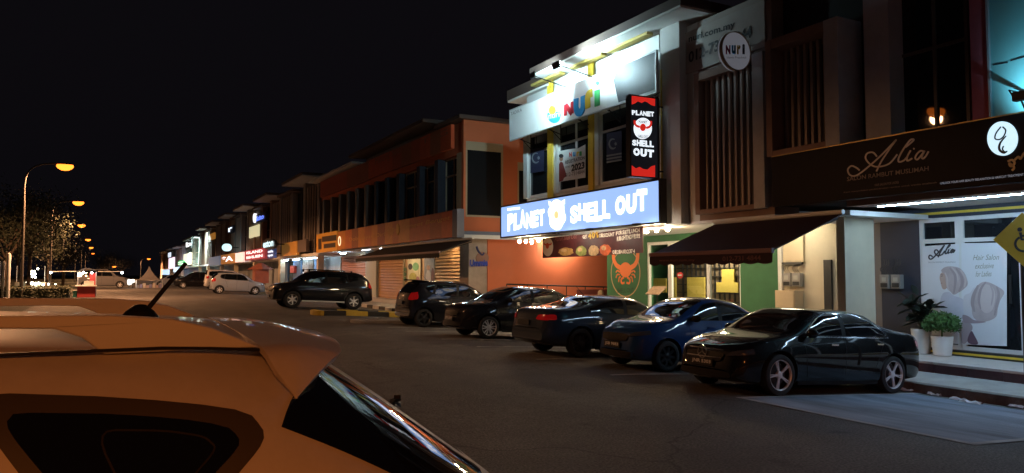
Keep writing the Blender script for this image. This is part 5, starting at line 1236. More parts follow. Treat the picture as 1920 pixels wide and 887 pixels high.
# ------------------------------------------------------------------ seated woman in the alley
def person():
    pp = U(1127, 549, ('Y', 24.05)); zf = rise(25) + .12; sx, sy = pp.x, 24.08; zs = zf + .44
    t = thing('person', 'seated person in a beige headscarf behind the dark blue sedan', 'person', (sx, sy, zs))
    k = (pp.z - zs - .02) / .72
    V = [(0, 0, .08), (0, .02, .3), (0, 0, .46), (0, -.01, .58), (0, -.03, .70), (.17, 0, .5), (.22, -.12, .28), (.12, -.3, .2), (-.17, 0, .5), (-.22, -.12, .28), (-.12, -.3, .2), (.1, -.05, .08), (.12, -.42, .1), (.12, -.44, -.36), (.12, -.54, -.4), (-.1, -.05, .08), (-.12, -.42, .1), (-.12, -.44, -.36), (-.12, -.54, -.4)]
    E_ = [(0, 1), (1, 2), (2, 3), (3, 4), (2, 5), (5, 6), (6, 7), (2, 8), (8, 9), (9, 10), (0, 11), (11, 12), (12, 13), (13, 14), (0, 15), (15, 16), (16, 17), (17, 18)]
    R = [.15, .14, .13, .055, .08, .07, .05, .04, .07, .05, .04, .09, .075, .05, .035, .09, .075, .05, .035]
    me = bpy.data.meshes.new('body'); me.from_pydata([(x, y, z * (k if z > 0 else 1)) for x, y, z in V], E_, [])
    o = bpy.data.objects.new('body', me); COL.objects.link(o)
    md = o.modifiers.new('skin', 'SKIN'); o.modifiers.new('sub', 'SUBSURF').levels = 2
    for v, r in zip(me.skin_vertices[0].data, R): v.radius = (r, r * .85)
    me.skin_vertices[0].data[0].use_root = True
    bpy.context.view_layer.update(); m2 = bpy.data.meshes.new_from_object(o.evaluated_get(bpy.context.evaluated_depsgraph_get()))
    bpy.data.objects.remove(o); m2.shade_smooth()
    b = link('body', m2, mat('dark_dress', (.05, .04, .06), .8), t, True)
    hz = .70 * k
    s = MB().lathe([(0, .135), (.06, .125), (.1, .085), (.118, .02), (.115, -.05), (.12, -.11), (.17, -.18), (.2, -.24), (.18, -.26)], 20, (0, -.01, hz)).build('headscarf', mat('beige_scarf', (.5, .36, .22), .8), t, smooth=60, local=True)
    f = MB().lathe([(0, .09), (.05, .075), (.072, .03), (.07, -.02), (.05, -.07), (0, -.1)], 16, (0, -.06, hz)).build('face', mat('skin', (.4, .24, .16), .6), t, smooth=60, local=True)
    fb = MB()
    for sx_ in (-.028, .028): fb.tube((sx_, -.128, hz + .015), (sx_, -.134, hz + .015), .009, n=8)
    fb.build('eyes', BLACKP, t, local=True); MB().tube((0, -.125, hz + .01), (0, -.15, hz - .02), .006, .014, 8).build('nose', mat('skin', (.4, .24, .16), .6), t, local=True)
    MB().box(-.022, .022, -.127, -.12, hz - .047, hz - .037).build('mouth', mat('lip', (.3, .1, .08), .6), t, local=True)
    for s_ in (1, -1):
        h = MB().box(-.04, .04, -.05, .05, -.015, .015)
        for i in range(4): h.tube((-.03 + i * .02, -.05, 0), (-.03 + i * .02, -.05 - (.07, .08, .075, .06)[i], -.02), .009, .007, 6)
        h.tube((.04 * -s_, .02, 0), (.065 * -s_, -.035, -.01), .01, .008, 6)
        h.v = [(v[0] + .12 * s_, v[1] - .33, v[2] + .2 * k - .01) for v in h.v]; h.build('hand', mat('skin', (.4, .24, .16), .6), t, smooth=50, local=True)
person()
# menu stand by the glass
ms = U(1232, 545, ('X', 14.3)); zf = rise(17) + .12
t = thing('menu_stand', 'menu stand with open menu in front of the restaurant glass', 'menu stand', (14.3, ms.y, zf))
MB().tube((14.3, ms.y, zf), (14.3, ms.y, ms.z), .02).box(14.1, 14.5, ms.y - .15, ms.y + .15, zf, zf + .03).build('post', DARKM, t)
MB().hexa([(14.12, ms.y - .3, ms.z - .12), (14.42, ms.y - .3, ms.z + .1), (14.42, ms.y + .3, ms.z + .1), (14.12, ms.y + .3, ms.z - .12), (14.1, ms.y - .3, ms.z - .09), (14.4, ms.y - .3, ms.z + .13), (14.4, ms.y + .3, ms.z + .13), (14.1, ms.y + .3, ms.z - .09)]).build('menu', mat('menu_card', (.6, .42, .3), .5, var=.4, vscale=12), t)
t = thing('door_sticker', 'round red no entry sticker on the restaurant door glass', 'sticker', tuple(U(1275, 516, ('X', GX - .0))))
MB().prism([U(1275 + 5.5 * math.cos(q), 516 + 6 * math.sin(q), ('X', GX + .055)) for q in [i * .2618 for i in range(24)]], NX, .004).build('disc', mat('sticker_red', (.6, .03, .03), .5), t)
MB().prism([U(x, y, ('X', GX + .05)) for x, y in ((1271.5, 515), (1271.5, 517.5), (1278.5, 517.3), (1278.5, 514.8))], NX, .006).build('bar', WFRAME, t)
# litter at the kerb
LIT = mat('litter_white', (.6, .62, .64), .8)
for i, (px, py, s, lab) in enumerate(((1700, 734, .14, 'crumpled white paper behind the rear wheel of the black saloon'), (1752, 742, .13, 'flat white litter at the kerb nearest the black saloon'), (1797, 751, .16, 'white litter in the middle of the kerb gutter'), (1822, 757, .2, 'long strip of white litter in the kerb gutter'), (1847, 747, .18, 'white plastic scrap standing against the kerb face'), (1905, 765, .14, 'white litter at the kerb by the right edge'))):
    p = G(px, py); r2 = random.Random(i)
    mb = MB(); n = 5
    vs = [(p.x + (u / n - .5) * s * .7, p.y + (v / n - .5) * s * 1.6, gz(p.x + (u / n - .5) * s * .7, p.y) + .008 + r2.uniform(0, .05) * (1 if 0 < u < n else .3)) for u in range(n + 1) for v in range(n + 1)]
    mb.add(vs, [(u * (n + 1) + v, u * (n + 1) + v + 1, (u + 1) * (n + 1) + v + 1, (u + 1) * (n + 1) + v) for u in range(n) for v in range(n)])
    tag(mb.build('litter', LIT), lab, 'litter', 'litter along the kerb')

# ------------------------------------------------------------------ far shop lots
edges = [600, 527, 479, 443, 417, 392, 377, 345, 331, 318, 306]
hts = [8.75, 8.65, 8.8, 8.85, 8.8, 8.8, 8.05, 7.6, 7.8, 7.8]
names = ['two storey shop just past the orange block, tall plain piers', 'two storey shop with the black round sign', 'two storey shop with blue letters and a lit yellow window', 'two storey shop with the round white sign', 'two storey shop with the glowing blue bracket sign', 'narrow dark shop beside the white lit one', 'brightly lit white two storey shop far down the street', 'far shop with the pale yellow billboard', 'far shop with the green round sign', 'farthest shop at the end of the row']
LITW = mat('lit_white_wall', (.75, .78, .76), .7)
for i, (a, b) in enumerate(zip(edges, edges[1:])):
    y0_, y1_ = yb(a) + (.15 if i == 0 else .02), yb(b) - .02; zt_ = hts[i]; zg = rise(y0_) + .1
    W_ = LITW if i == 6 else (GREYP, BROWNP, GREYP, BROWNP)[i % 4]
    t = thing('shop_building', names[i], 'building', (18, (y0_ + y1_) / 2, zg))
    box('wall', 13.2, 26, y0_, y1_, 3.3, zt_ - .2, W_, t)
    box('wall', 14.4, 26, y0_, y1_, zg - .3, 3.05, mat('far_shop_front', (.3, .33, .36), .7, var=.4, vscale=.5), t)
    box('ceiling', 12.5, 26, y0_, y1_, 3.06, 3.29, SOF, t)
    n = 3; w = (y1_ - y0_) / n
    for k in range(n + 1): box('pier', 12.5, 13.19, max(y0_, y0_ + k * w - .35), min(y1_, y0_ + k * w + .35), 3.3, zt_ - .25, W_, t)
    for k in range(n):
        ya, yb2 = y0_ + k * w + .352, y0_ + (k + 1) * w - .352
        if i == 6: window(t, 12.95, ya, yb2, 3.6, zt_ - .4, [.5], WFRAME, mat('pale_lit_glass', (.25, .4, .42), .2), transom=5.5, fw=.12)
        else:
            window(t, 12.95, ya, yb2, 3.6, zt_ - .5, [.33, .66], DARKM, DARKG, transom=5.9, fw=.1)
            if k != 1:
                for q in range(5): box('louvre_bar', 12.56, 12.64, ya + (q + .5) * (yb2 - ya) / 5 - .06, ya + (q + .5) * (yb2 - ya) / 5 + .06, 3.4, zt_ - .6, mat('louvre_bar_metal', (.4, .33, .28), .5), t)
    ym = y0_ + (y1_ - y0_) * .55
    box('roof', 11.4, 26, y0_ + .3, ym, zt_ - .12, zt_ + .06, FAS, t); box('soffit', 11.42, 13.1, y0_ + .32, ym - .02, zt_ - .2, zt_ - .122, PLASTER, t)
    box('roof', 12.2, 26, ym + .002, y1_, zt_ - .5, zt_ - .32, FAS, t)
    for k in range(2): box('column', 12.5, 12.9, y0_ + k * (y1_ - y0_ - .4), y0_ + k * (y1_ - y0_ - .4) + .4, zg - .3, 3.05, CREAM if i < 6 else LITW, t)
BLUEF = mat('blue_shopfront', (.08, .2, .42), .6, var=.3, vscale=.6); 
# lit shop front with blue pillars past the orange block
y0_, y1_ = yb(597), yb(530); t = thing('blue_shop', 'blue pillared shopfront lit by white tubes beyond the dark SUV', 'shop', (13.9, (y0_ + y1_) / 2, rise(55) + .12))
for a, b in ((530, 541), (551, 566), (590, 594)): pbox('pillar', a, b, 13.4, 13.9, rise(55) - .1, 2.9, BLUEF, t)
for a, b, m in ((541, 551, mat('glass_lit_teal', (.1, .16, .17), .2)), (566, 579, mat('collage_panel', (.4, .42, .42), .6, var=.9, vscale=5)), (579, 588, mat('collage_dark', (.2, .24, .25), .5, var=.9, vscale=4))): pbox('panel', a, b, 13.5, 13.56, rise(55) + .1, 2.9, m, t)
pbox('red_box', 545, 553, 13.2, 13.39, 1.9, 2.5, mat('red_box_paint', (.4, .06, .05), .6), t)
for i, px in enumerate((536, 556, 577, 590)): ceiling_tube('%s white tube over the blue pillared shopfront' % ('farthest', 'second farthest', 'second nearest', 'nearest')[i], 12.75, yb(px, 12.75) - 1.6, 2.93, 2.4, m=glow('far_tube_light', (.75, .93, 1.), 40))
# lights that wash the white lit shop
for i, px in enumerate((375, 360)):
    y = yb(px, 11.4) - 1; tt = thing('floodlight', '%s floodlight on an arm before the bright white shop' % ('right', 'left')[i], 'floodlight', (12.5, y, 7.2))
    MB().tube((12.5, y, 7.2), (10.6, y, 7.5), .03).build('arm', DARKM, tt); MB().box(10.4, 10.7, y - .2, y + .2, 7.4, 7.55).build('lamp_housing', DARKM, tt, bevel=.02)
    ld = bpy.data.lights.new('floodlight_beam', 'SPOT'); ld.energy = 2600; ld.color = (.75, 1., .97); ld.spot_size = math.radians(150); ld.spot_blend = .6
    lo = bpy.data.objects.new('floodlight_beam', ld); COL.objects.link(lo); lo.parent = tt; lo.location = (-1.95, 0, .15); lo.rotation_euler = Vector((.8, 0, -.6)).to_track_quat('-Z', 'Y').to_euler()
# street signs of the far shops: photo rectangle, board colour, glow, writing
def far_sign(label, x0_, y0_, x1_, y1_, col, s, X=11.9, text=None, tcol=(1, 1, 1), ts=1.2, rnd_=False, slant=None, cat='sign', rows=1):
    c = U((x0_ + x1_) / 2, (y0_ + y1_) / 2, ('X', X)); t = thing('lit_window' if cat == 'window' else 'light_box_sign' if s >= .2 else 'sign_board', label, cat, (X, c.y, c.z), 'signs of the far shops')
    m = glow('far_sign_%d_%d' % (x0_, y0_), col, s) if s else mat('far_sign_%d_%d' % (x0_, y0_), col, .5)
    pl = ('X', X); sl = (515 - (y0_ + y1_) / 2) / ((x0_ + x1_) / 2 - 209) if slant is None else slant
    dx = (x1_ - x0_)
    if rnd_: pts = [U((x0_ + x1_) / 2 + dx / 2 * math.cos(q), (y0_ + y1_) / 2 + (y1_ - y0_) / 2 * math.sin(q), pl) for q in [i * .2618 for i in range(24)]]
    else:
        pa, pb = U(x0_, (y0_ + y1_) / 2 + sl * dx / 2, pl), U(x1_, (y0_ + y1_) / 2 - sl * dx / 2, pl); h0 = U(x0_, y0_ + sl * dx / 2, pl).z; h1 = U(x0_, y1_ + sl * dx / 2, pl).z
        pts = [Vector((X, pa.y, h0)), Vector((X, pa.y, h1)), Vector((X, pb.y, h1)), Vector((X, pb.y, h0))]
    MB().prism([p + Vector((.2, 0, 0)) for p in pts], NX, .2).build('board', m, t)
    if text:
        tm = glow('far_letter_%d_%d' % (x0_, y0_), tcol, ts)
        for r in range(rows):
            hh = (y1_ - y0_) / rows; ya = y0_ + hh * r
            sx_ = dx * .1; txp('lettering', text if isinstance(text, str) else text[r], pl, x0_ + sx_, ya + hh * .78 + sl * dx * .4, x1_ - sx_, ya + hh * .78 - sl * dx * .4, ya + hh * .22 + sl * dx * .4, tm, t, lift=.05, bold=.03)
    MB().tube((X + .2, c.y, c.z), (12.55, c.y, c.z), .05).build('bracket', DARKM, t)
    return t
far_sign('dark board with glowing blue letters high on the third shop', 474, 401, 498, 417, (.02, .02, .03), 0, 12.3, 'sekito', (.15, .25, 1.), 1.3)
far_sign('small white glowing oval beside the blue letters', 474, 400, 479, 418, (.95, .95, 1.), 1.1, 12.2, rnd_=True)
far_sign('lit pale yellow window below the blue letters', 467, 424, 485, 444, (.75, .68, .4), .75, 12.45, cat='window')
far_sign('red and white lettered light box over the plant filled shop', 459, 468, 497, 486, (.35, .05, .06), .45, 11.9, ['ISLAND', 'IIIHUIIN'], (1., .8, .8), 1.3, rows=2)
far_sign('black round sign with pale blue letters on a bracket', 492, 447, 516, 468, (.012, .013, .016), 0, 10.9, 'eston', (.6, .9, 1.), 1.1, rnd_=True)
far_sign('small dark blue and white sign under the round black sign', 502, 467, 514, 484, (.05, .07, .2), .3, 11.3, ['cafe', 'open'], (.8, .9, 1.), 1.2, rows=2)
far_sign('dim orange board beside the blue pillared shop', 528, 455, 556, 479, (.6, .27, .05), .16, 12.1)
far_sign('dim brown board right of the orange board', 558, 450, 574, 472, (.16, .12, .1), 0, 12.1)
far_sign('round pale blue glowing sign on the fourth shop', 416, 457, 431, 471, (.6, .93, 1.), 1.1, 11.2, rnd_=True)
far_sign('glowing white and blue bracket shaped letter high on the fifth shop', 428, 424, 437, 437, (.02, .03, .06), 0, 12.2, 'r', (.8, .9, 1.), 1.6)
far_sign('small lit orange window high on the fifth shop', 392, 438, 402, 449, (.7, .3, .05), .3, 12.45, cat='window')
far_sign('steel grey and blue light box left of the row of shop signs', 391, 482, 412, 497, (.2, .26, .36), .35, 11.9)
far_sign('orange light box with white star between the other shop signs', 414, 477, 440, 494, (.5, .2, .05), .4, 11.9, '*A', (1., .95, 1.), 1.5)
far_sign('pink white glowing light box next to the orange one', 441, 474, 456, 491, (1., .66, .58), .95, 11.9)
far_sign('green glowing round sign far down the street', 333, 488, 346, 499, (.05, .5, .16), .7, 10.6, 'S', (.8, 1., .8), 1.2, rnd_=True)
far_sign('pale yellow lit billboard on the white shop', 344, 476, 358, 496, (1., .93, .68), 1.1, 11.3)
far_sign('dark board with glowing white mark high on the white shop', 348, 450, 360, 466, (.02, .02, .02), 0, 11.6, 'b', (1., 1., 1.), 1.6)
far_sign('white and pink upright light box far down the street', 316, 484, 326, 503, (1., .78, .92), 1.1, 10.8)
far_sign('pale blue lit board at street level far away', 325, 501, 336, 510, (.55, .8, 1.), 1.0, 10.6)
far_sign('blue and white lit board near the end of the row', 304, 506, 316, 515, (.5, .75, 1.), 1.0, 10.4)
far_sign('small white lit sign near the end of the row', 315, 474, 319, 482, (.75, .85, 1.), .9, 10.8)

# red brick shrine like post and shrub by the second shop
p = G(488, 552); t = thing('pillar_box', 'red roofed brick pillar box before the plant filled shop', 'pillar', tuple(p)); RB = mat('red_brick_paint', (.32, .09, .05), .7, var=.25)
box('shaft', p.x - .35, p.x + .35, p.y - .35, p.y + .35, p.z - .05, p.z + .9, mat('tan_plinth', (.4, .28, .16), .7), t, .02); box('case', p.x - .55, p.x + .55, p.y - .55, p.y + .55, p.z + .9, p.z + 2.0, RB, t, .02)
MB().lathe([(1., 0), (.95, .06), (.2, .5), (0, .55)], 4, (p.x, p.y, p.z + 2.0)).build('roof', RB, t)
# ------------------------------------------------------------------ parked cars
def paintm(name, col, metal=.0, rough=.5): return mat('paint_' + name, col, .5, metal=0., coat=1., spec=.1)
PBLK = paintm('black', (.002, .002, .0025)); PNAVY = paintm('navy_grey', (.02, .03, .05), .5, .3); PBLUE = paintm('blue', (.007, .04, .15), .4, .25); PDARK = paintm('dark_plum', (.005, .005, .008))
PSILV = paintm('silver', (.3, .33, .38), .6, .3); PWHITE = paintm('white', (.7, .7, .7), 0., .3); PSUV = paintm('black_blue', (.01, .011, .016)); PHATCH = paintm('black_navy', (.008, .009, .014))
def park(name, label, cat, sp, cx, y_near, face, scale=1., group='cars parked nose or tail to the kerb'):
    w = sp['car'].plan(0) * scale; y = y_near + w; z = gz(cx, y)
    wbh = sp['wb'] / 2 * scale; sl = (gz(cx + wbh, y) - gz(cx - wbh, y)) / (2 * wbh)
    z = (gz(cx + wbh, y) + gz(cx - wbh, y)) / 2
    if face == 'street': return make_car(name, label, cat, (cx, y, z), math.pi, sp, group, tilt=math.atan(sl), scale=scale)
    return make_car(name, label, cat, (cx, y, z), 0., sp, group, tilt=-math.atan(sl), scale=scale)
W = .905
sp = sedan(2.84, .88, 1.05, W, 1.44, PBLK, (5, 'double'), .335, .243, hood=.95, deck=1.09, beltz=.93, plate='JNR 5303', handlemat=CHROME)
f, r = 1.42, -1.42
sp['chrome'] = [(f - .42, .965), (f - .7, 1.14), (f - 1.0, 1.285), (f - 1.3, 1.365), (r + 1.0, 1.375), (r + .6, 1.285), (r + .3, 1.17), (r + .04, 1.03), (r + .03, .985), (r + .5, .972), (f - 1.2, .965), (f - .42, .96)]
mroot, mc = park('saloon_car', 'black saloon with five spoke alloys and chrome window line, nearest to the right', 'car', sp, 10.06, 7.92, 'street', .92)
x = mc.endx(0, .62, 1)
MB().ribbon([Vector((x + .02, .1 * math.cos(q), .63 + .1 * math.sin(q))) for q in [i * .2618 for i in range(24)]], .014, (1, 0, 0), .012, closed=True).ribbon([Vector((x + .02, 0, .63)), Vector((x + .02, 0, .72))], .016, (1, 0, 0), .01).ribbon([Vector((x + .02, 0, .63)), Vector((x + .02, .085, .58))], .016, (1, 0, 0), .01).ribbon([Vector((x + .02, 0, .63)), Vector((x + .02, -.085, .58))], .016, (1, 0, 0), .01).build('emblem', CHROME, mroot, local=True)
for z_ in (.56, .69): MB().ribbon([mc.pt(mc.endx(y_, z_, 1), y_, z_) + Vector((.012, 0, 0)) for y_ in [-.4 + .8 * i / 16 for i in range(17)]], .018, (1, 0, 0), .008).build('grille_bar', CHROME, mroot, local=True)
sp = sedan(2.5, .78, .86, .82, 1.5, PBLUE, (8, 'plain'), .3, .2, hood=1.0, deck=1.12, beltz=.97, rimmat=RIMD, mirrormat=TRIM, plate='JSB 9883')
bp = G(1253, 698)
blue, bc = park('saloon_car', 'bright blue compact saloon between the black saloon and the grey one', 'car', sp, bp.x + 1.19, bp.y, 'street', .95)
a = bc.screen(bc.x1 - 1.3, bc.x1 - 1.4, 60)
sp = sedan(2.7, .88, 1.02, .9, 1.43, PNAVY, (5, 'petal'), .325, .22, hood=.92, deck=1.06, beltz=.93, rimmat=RIMD, handlemat=CHROME, n=4.5)
cp = G(1087, 671)
civ, cc_ = park('saloon_car', 'dark grey blue saloon parked nose in with red tail lamp lit', 'car', sp, cp.x + 1.33, cp.y, 'kerb', .96)
px_ = cc_.pt(-1.15, 0, cc_.top(-.75)); MB().tube((-.75, 0, cc_.top(-.75) - .01), (-.98, 0, cc_.top(-.75) + .2), .008, .004, 6).build('antenna', TRIM, civ, local=True)
sp = hatch(2.53, .86, .62, .86, 1.49, PDARK, (6, 'petal'), .31, .215, hood=1.0, beltz=.98, rake=.75, hlmat=HLAMPD, plate='JTD 2217')
hp = G(917, 636)
park('hatchback_car', 'black hatchback with pale petal alloys facing the road', 'car', sp, hp.x + 1.27, hp.y, 'street')
sp = hatch(2.5, .72, .6, .83, 1.53, PHATCH, (5, 'plain'), .3, .2, hood=1.03, beltz=.98, rake=.34, rimmat=RIMD, clear=.18)
mp = G(795, 614)
my, mcar = park('hatchback_car', 'small black hatchback with roof spoiler parked nose in by the island', 'car', sp, mp.x + 1.25, mp.y, 'kerb')
zt_ = mcar.top(-1.3)
MB().hexa([(-1.52, -.55, zt_ - .0), (-1.1, -.58, zt_ - .02), (-1.1, .58, zt_ - .02), (-1.52, .55, zt_ - .0), (-1.56, -.55, zt_ + .035), (-1.1, -.58, zt_ + .01), (-1.1, .58, zt_ + .01), (-1.56, .55, zt_ + .035)]).build('spoiler', PHATCH, my, local=True, bevel=.01)
MB().tube((-.9, 0, mcar.top(-.9) - .01), (-1.1, 0, mcar.top(-.9) + .17), .008, .004, 6).build('antenna', TRIM, my, local=True)
sp = hatch(2.75, .88, 1.0, .92, 1.72, PSUV, (6, 'plain'), .385, .225, hood=1.14, beltz=1.1, rake=.55, clear=.3, tw=.26, n=6., sillmat=mat('side_step', (.5, .5, .5), .4, metal=.6), plate=None, tumble=.2)
fa, fb_ = G(545, 578.5), G(663, 581)
fs_ = (fb_.x - fa.x) / 2.75
suv, sc_ = park('suv_car', 'large black SUV with six spoke alloys across the side road', 'car', sp, (fa.x + fb_.x) / 2, (fa.y + fb_.y) / 2 - .1, 'street', min(1.04, max(.95, fs_)))
for s in (1, -1):
    for ax in (1.375, -1.375): MB().ribbon([Vector((ax + .47 * math.cos(q), s * (sc_.W(ax, .8) + .01), .395 + .47 * math.sin(q))) for q in [.15 + i * .2 for i in range(15)]], .07, (0, s, 0), .035).build('wheel_arch_trim', PSUV, suv, local=True)
    MB().box(-1.3, .7, s * .6 - .02, s * .6 + .02, 1.73, 1.76).box(-1.3, -1.22, s * .6 - .02, s * .6 + .02, 1.64, 1.73).box(.62, .7, s * .6 - .02, s * .6 + .02, 1.64, 1.73).build('roof_rail', TRIM, suv, local=True, bevel=.008)
# farther cars
def far_car(name, label, sp, px, py, face, sc=1., cat='car'):
    p = G(px, py); return park(name, label, cat, sp, p.x + (sp['wb'] / 2 * sc if face == 'street' else sp['wb'] / 2 * sc), p.y, face, sc, 'cars far down the street')
sp = hatch(2.55, .8, .65, .84, 1.6, PSILV, (6, 'plain'), .3, .2, hood=1.02, beltz=1.0, rake=.45)
far_car('hatchback_car', 'silver hatchback parked nose in far down the row', sp, 411, 551, 'kerb', 1.0)
sp = hatch(2.7, .7, .7, .85, 1.85, PWHITE, (6, 'plain'), .31, .2, hood=1.15, beltz=1.12, rake=.12, n=7.)
far_car('panel_van', 'white van with orange lit rear just left of the silver hatchback', sp, 398, 544, 'kerb', 1.05, 'van')
sp = hatch(2.6, .85, .7, .85, 1.6, PDARK, (6, 'plain'), .31, .2, hood=1.02, beltz=1.0, rake=.5)
far_car('hatchback_car', 'dark hatchback parked left of the white van', sp, 343, 541, 'street', 1.1)
sp = sedan(2.6, .8, .95, .85, 1.46, PSILV, (6, 'plain'), .31, .2)
far_car('saloon_car', 'pale saloon beside the tent far down the street', sp, 300, 538, 'street', 1.0)
sp = hatch(2.75, .8, .75, .85, 1.75, paintm('dull_silver', (.16, .16, .17)), (6, 'plain'), .31, .2, hood=1.05, beltz=1.05, rake=.3)
p = G(165, 541); make_car('people_carrier', 'silver people carrier standing behind the red food stall', 'car', (p.x + 1.3, p.y + .85, gz(p.x, p.y)), 0., sp, 'cars far down the street', scale=1.15)

# ------------------------------------------------------------------ the white car close to the camera (rear to the right)
XC, YC = -.875, 2.42
def lx(X): return XC - X
PW_ = mat('paint_pearl_white', (.62, .58, .55), .45, metal=.0, coat=.35, var=.05, vscale=30)
top = [(lx(X), z) for X, z in ((1.30, .55), (1.285, .8), (1.24, .95), (1.13, 1.10), (.98, 1.215), (.62, 1.475), (.5, 1.55), (.36, 1.6), (.1, 1.62), (-.6, 1.645), (-1.25, 1.625), (-1.62, 1.53), (-2.32, 1.08), (-2.5, 1.03), (-2.85, .95), (-3.06, .83), (-3.14, .62), (-3.15, .45))]
belt = [(lx(X), z) for X, z in ((1.30, .5), (1.2, .85), (.9, 1.02), (.4, 1.06), (-.8, 1.02), (-2.0, .95), (-2.6, .86), (-3.0, .7), (-3.15, .4))]
plan = [(lx(X), w) for X, w in ((1.30, .72), (1.22, .80), (1.0, .87), (.45, .915), (-.8, .92), (-2.2, .91), (-2.6, .87), (-3.0, .74), (-3.15, .6))]
bot = [(lx(X), z) for X, z in ((1.30, .38), (1.1, .28), (.4, .22), (-.8, .2), (-2.2, .2), (-2.9, .23), (-3.15, .3))]
car = Car(top, belt, plan, bot, tumble=.30, n=7., bowf=.2, bowr=.36)
wb = 2.65
def LQ(pts): return [(lx(X), z) for X, z in pts]
door = LQ([(-1.65, 1.1), (-1.3, 1.5), (-1.0, 1.53), (-.3, 1.525), (-.27, 1.5), (-.1, 1.18), (-.16, 1.1)])
fdoor = LQ([(-2.2, 1.07), (-1.75, 1.42), (-1.68, 1.1)])
sp = dict(car=car, paint=PW_, rim=(5, 'petal'), R=.34, rr=.235, wb=wb, tw=.23, ns=130, nu=36, windows=[door], frame=None, handles=[(lx(-.35), .95), (lx(-1.3), .93)], mirror=(lx(-1.85), 1.06), mirrormat=PW_,
          seams=[[(lx(-.72), 1.1), (lx(-.72), .3)], [(lx(.0), 1.1), (lx(.02), .8)], [(lx(-1.9), 1.05), (lx(-1.95), .35)]], headlight=[poly_round([(.5, .7), (.85, .74), (.88, .86), (.6, .8)])], taillight=[poly_round([(.52, .92), (.84, .92), (.84, 1.04), (.56, 1.02)])],
          sill=(-1., 1.), wind=(lx(-2.28), lx(-1.66), 42, 50), rear=(lx(1.04), lx(.56), 35, 25), faces=[('grille', poly_round([(-.45, .6), (.45, .6), (.5, .75), (-.5, .75)]), 1, TRIM)], plates=[(None, 1, .45, PLATE), (None, -1, .75, PLATE)])
own, oc = make_car('suv_car', 'white SUV with roof rails and rear spoiler close to the camera at lower left', 'car', (XC, YC, gz(XC, YC)), math.pi, sp)
BLKF = mat('window_black_frame', (.06, .05, .046), .5, spec=.3)
def LB(pts):
    out = []
    for X, z in pts:
        x = lx(X)
        for _ in range(40): x += (lx(X) - car.bow(x, car.W(x, z))) * .7
        out.append((x, z))
    return out
qout = poly_round(LB([(-.24, 1.53), (-.02, 1.508), (.14, 1.485), (.27, 1.455), (.305, 1.40), (.2, 1.30), (.09, 1.225), (-.01, 1.215), (-.1, 1.33)]), .3)
qin = poly_round(LB([(-.185, 1.49), (-.02, 1.476), (.12, 1.456), (.225, 1.43), (.25, 1.395), (.16, 1.315), (.075, 1.255), (.005, 1.25), (-.07, 1.34)]), .3)
for s in (1, -1):
    oc.patch(qout, s, .003, 20, 26).build('window_surround', BLKF, own, smooth=60, local=True)
    oc.patch(qin, s, .008, 20, 26).build('quarter_window', CGLASS, own, smooth=60, local=True)
    ql = poly_round(LB([(-.02, 1.45), (.1, 1.438), (.175, 1.42), (.2, 1.395), (.14, 1.335), (.085, 1.29), (.05, 1.3)]), .3)
    MB().ribbon([Vector((p_.x, s * (p_.y + .0095), p_.z)) for p_ in [oc.pt(x_, oc.W(x_, z_), z_) for x_, z_ in ql]], .004, (0, s, 0), .001, closed=True).build('window_seal', mat('seal_grey', (.018, .016, .015), .7, spec=.2), own, local=True)
    # roof rail: long bar with a swept foot
    yr = .62 * s
    fo = [(.30, 1.585), (.26, 1.605), (.2, 1.632), (.12, 1.654), (.0, 1.665), (-.5, 1.675), (-1.25, 1.665), (-1.45, 1.64), (-1.56, 1.59), (-1.4, 1.585), (-1.3, 1.62), (-1.2, 1.638), (-.2, 1.644), (-.1, 1.64), (-.05, 1.62), (-.01, 1.585)]
    rail = MB(); n_ = len(fo)
    A = [Vector((lx(X), yr - s * .022, z)) for X, z in fo]; Bv = [Vector((lx(X), yr + s * .022, z)) for X, z in fo]
    loop = list(range(n_))
    half = [(i, i + 1, n_ - 2 - i, n_ - 1 - i) for i in range(n_ // 2 - 1)]
    rail.add(A + Bv, half + [tuple(n_ + q for q in f_) for f_ in half] + [(i, (i + 1) % n_, n_ + (i + 1) % n_, n_ + i) for i in range(n_)])
    rail.build('roof_rail', mat('rail_satin_silver', (.7, .69, .67), .5), own, local=True, bevel=.004)
    # ditch moulding
    MB().ribbon([car.pt(lx(X), 0, 0) * 0 + Vector((lx(X), s * .645, min(car.top(lx(X)) - .03, 1.59))) for X in [-1.5 + i * .1 for i in range(19)]], .014, (0, 0, 1), .006).build('roof_moulding', TRIM, own, local=True)
# roof spoiler
NS = 41; fs1 = []; te = []
seam = pchip([(0, 0), (1, 1)])
cy = [(-.70, .375, 1.475), (-.683, .335, 1.53), (-.65, .31, 1.578), (-.57, .30, 1.592), (-.3, .29, 1.606), (0, .285, 1.611)]
ty_ = [(-.70, .375, 1.475), (-.655, .43, 1.518), (-.60, .48, 1.546), (-.53, .52, 1.558), (-.3, .565, 1.566), (0, .585, 1.569)]
fr_ = spline(cy, 8); tr_ = spline(ty_, 8)
fr_ = fr_ + [Vector((-v.x, v.y, v.z)) for v in fr_[-2::-1]]; tr_ = tr_ + [Vector((-v.x, v.y, v.z)) for v in tr_[-2::-1]]
m_ = len(fr_); K = 7; V = []
for i in range(m_):
    for k in range(K + 1):
        u = k / K; p = fr_[i].lerp(tr_[i], u); e = 1 - abs(2 * i / (m_ - 1) - 1); bul = .012 * math.sin(math.pi * u) * min(1, e * 4)
        V.append((lx(p.y), -p.x, p.z + bul))
for i in range(m_):
    for k in range(K + 1):
        u = k / K; p = fr_[i].lerp(tr_[i], u); e = min(1, 5 * (1 - abs(2 * i / (m_ - 1) - 1)))
        V.append((lx(p.y - .012 * u), -p.x * (1 - .015 * e), p.z - (.012 + .02 * math.sin(math.pi * u * .9)) * e - .003))
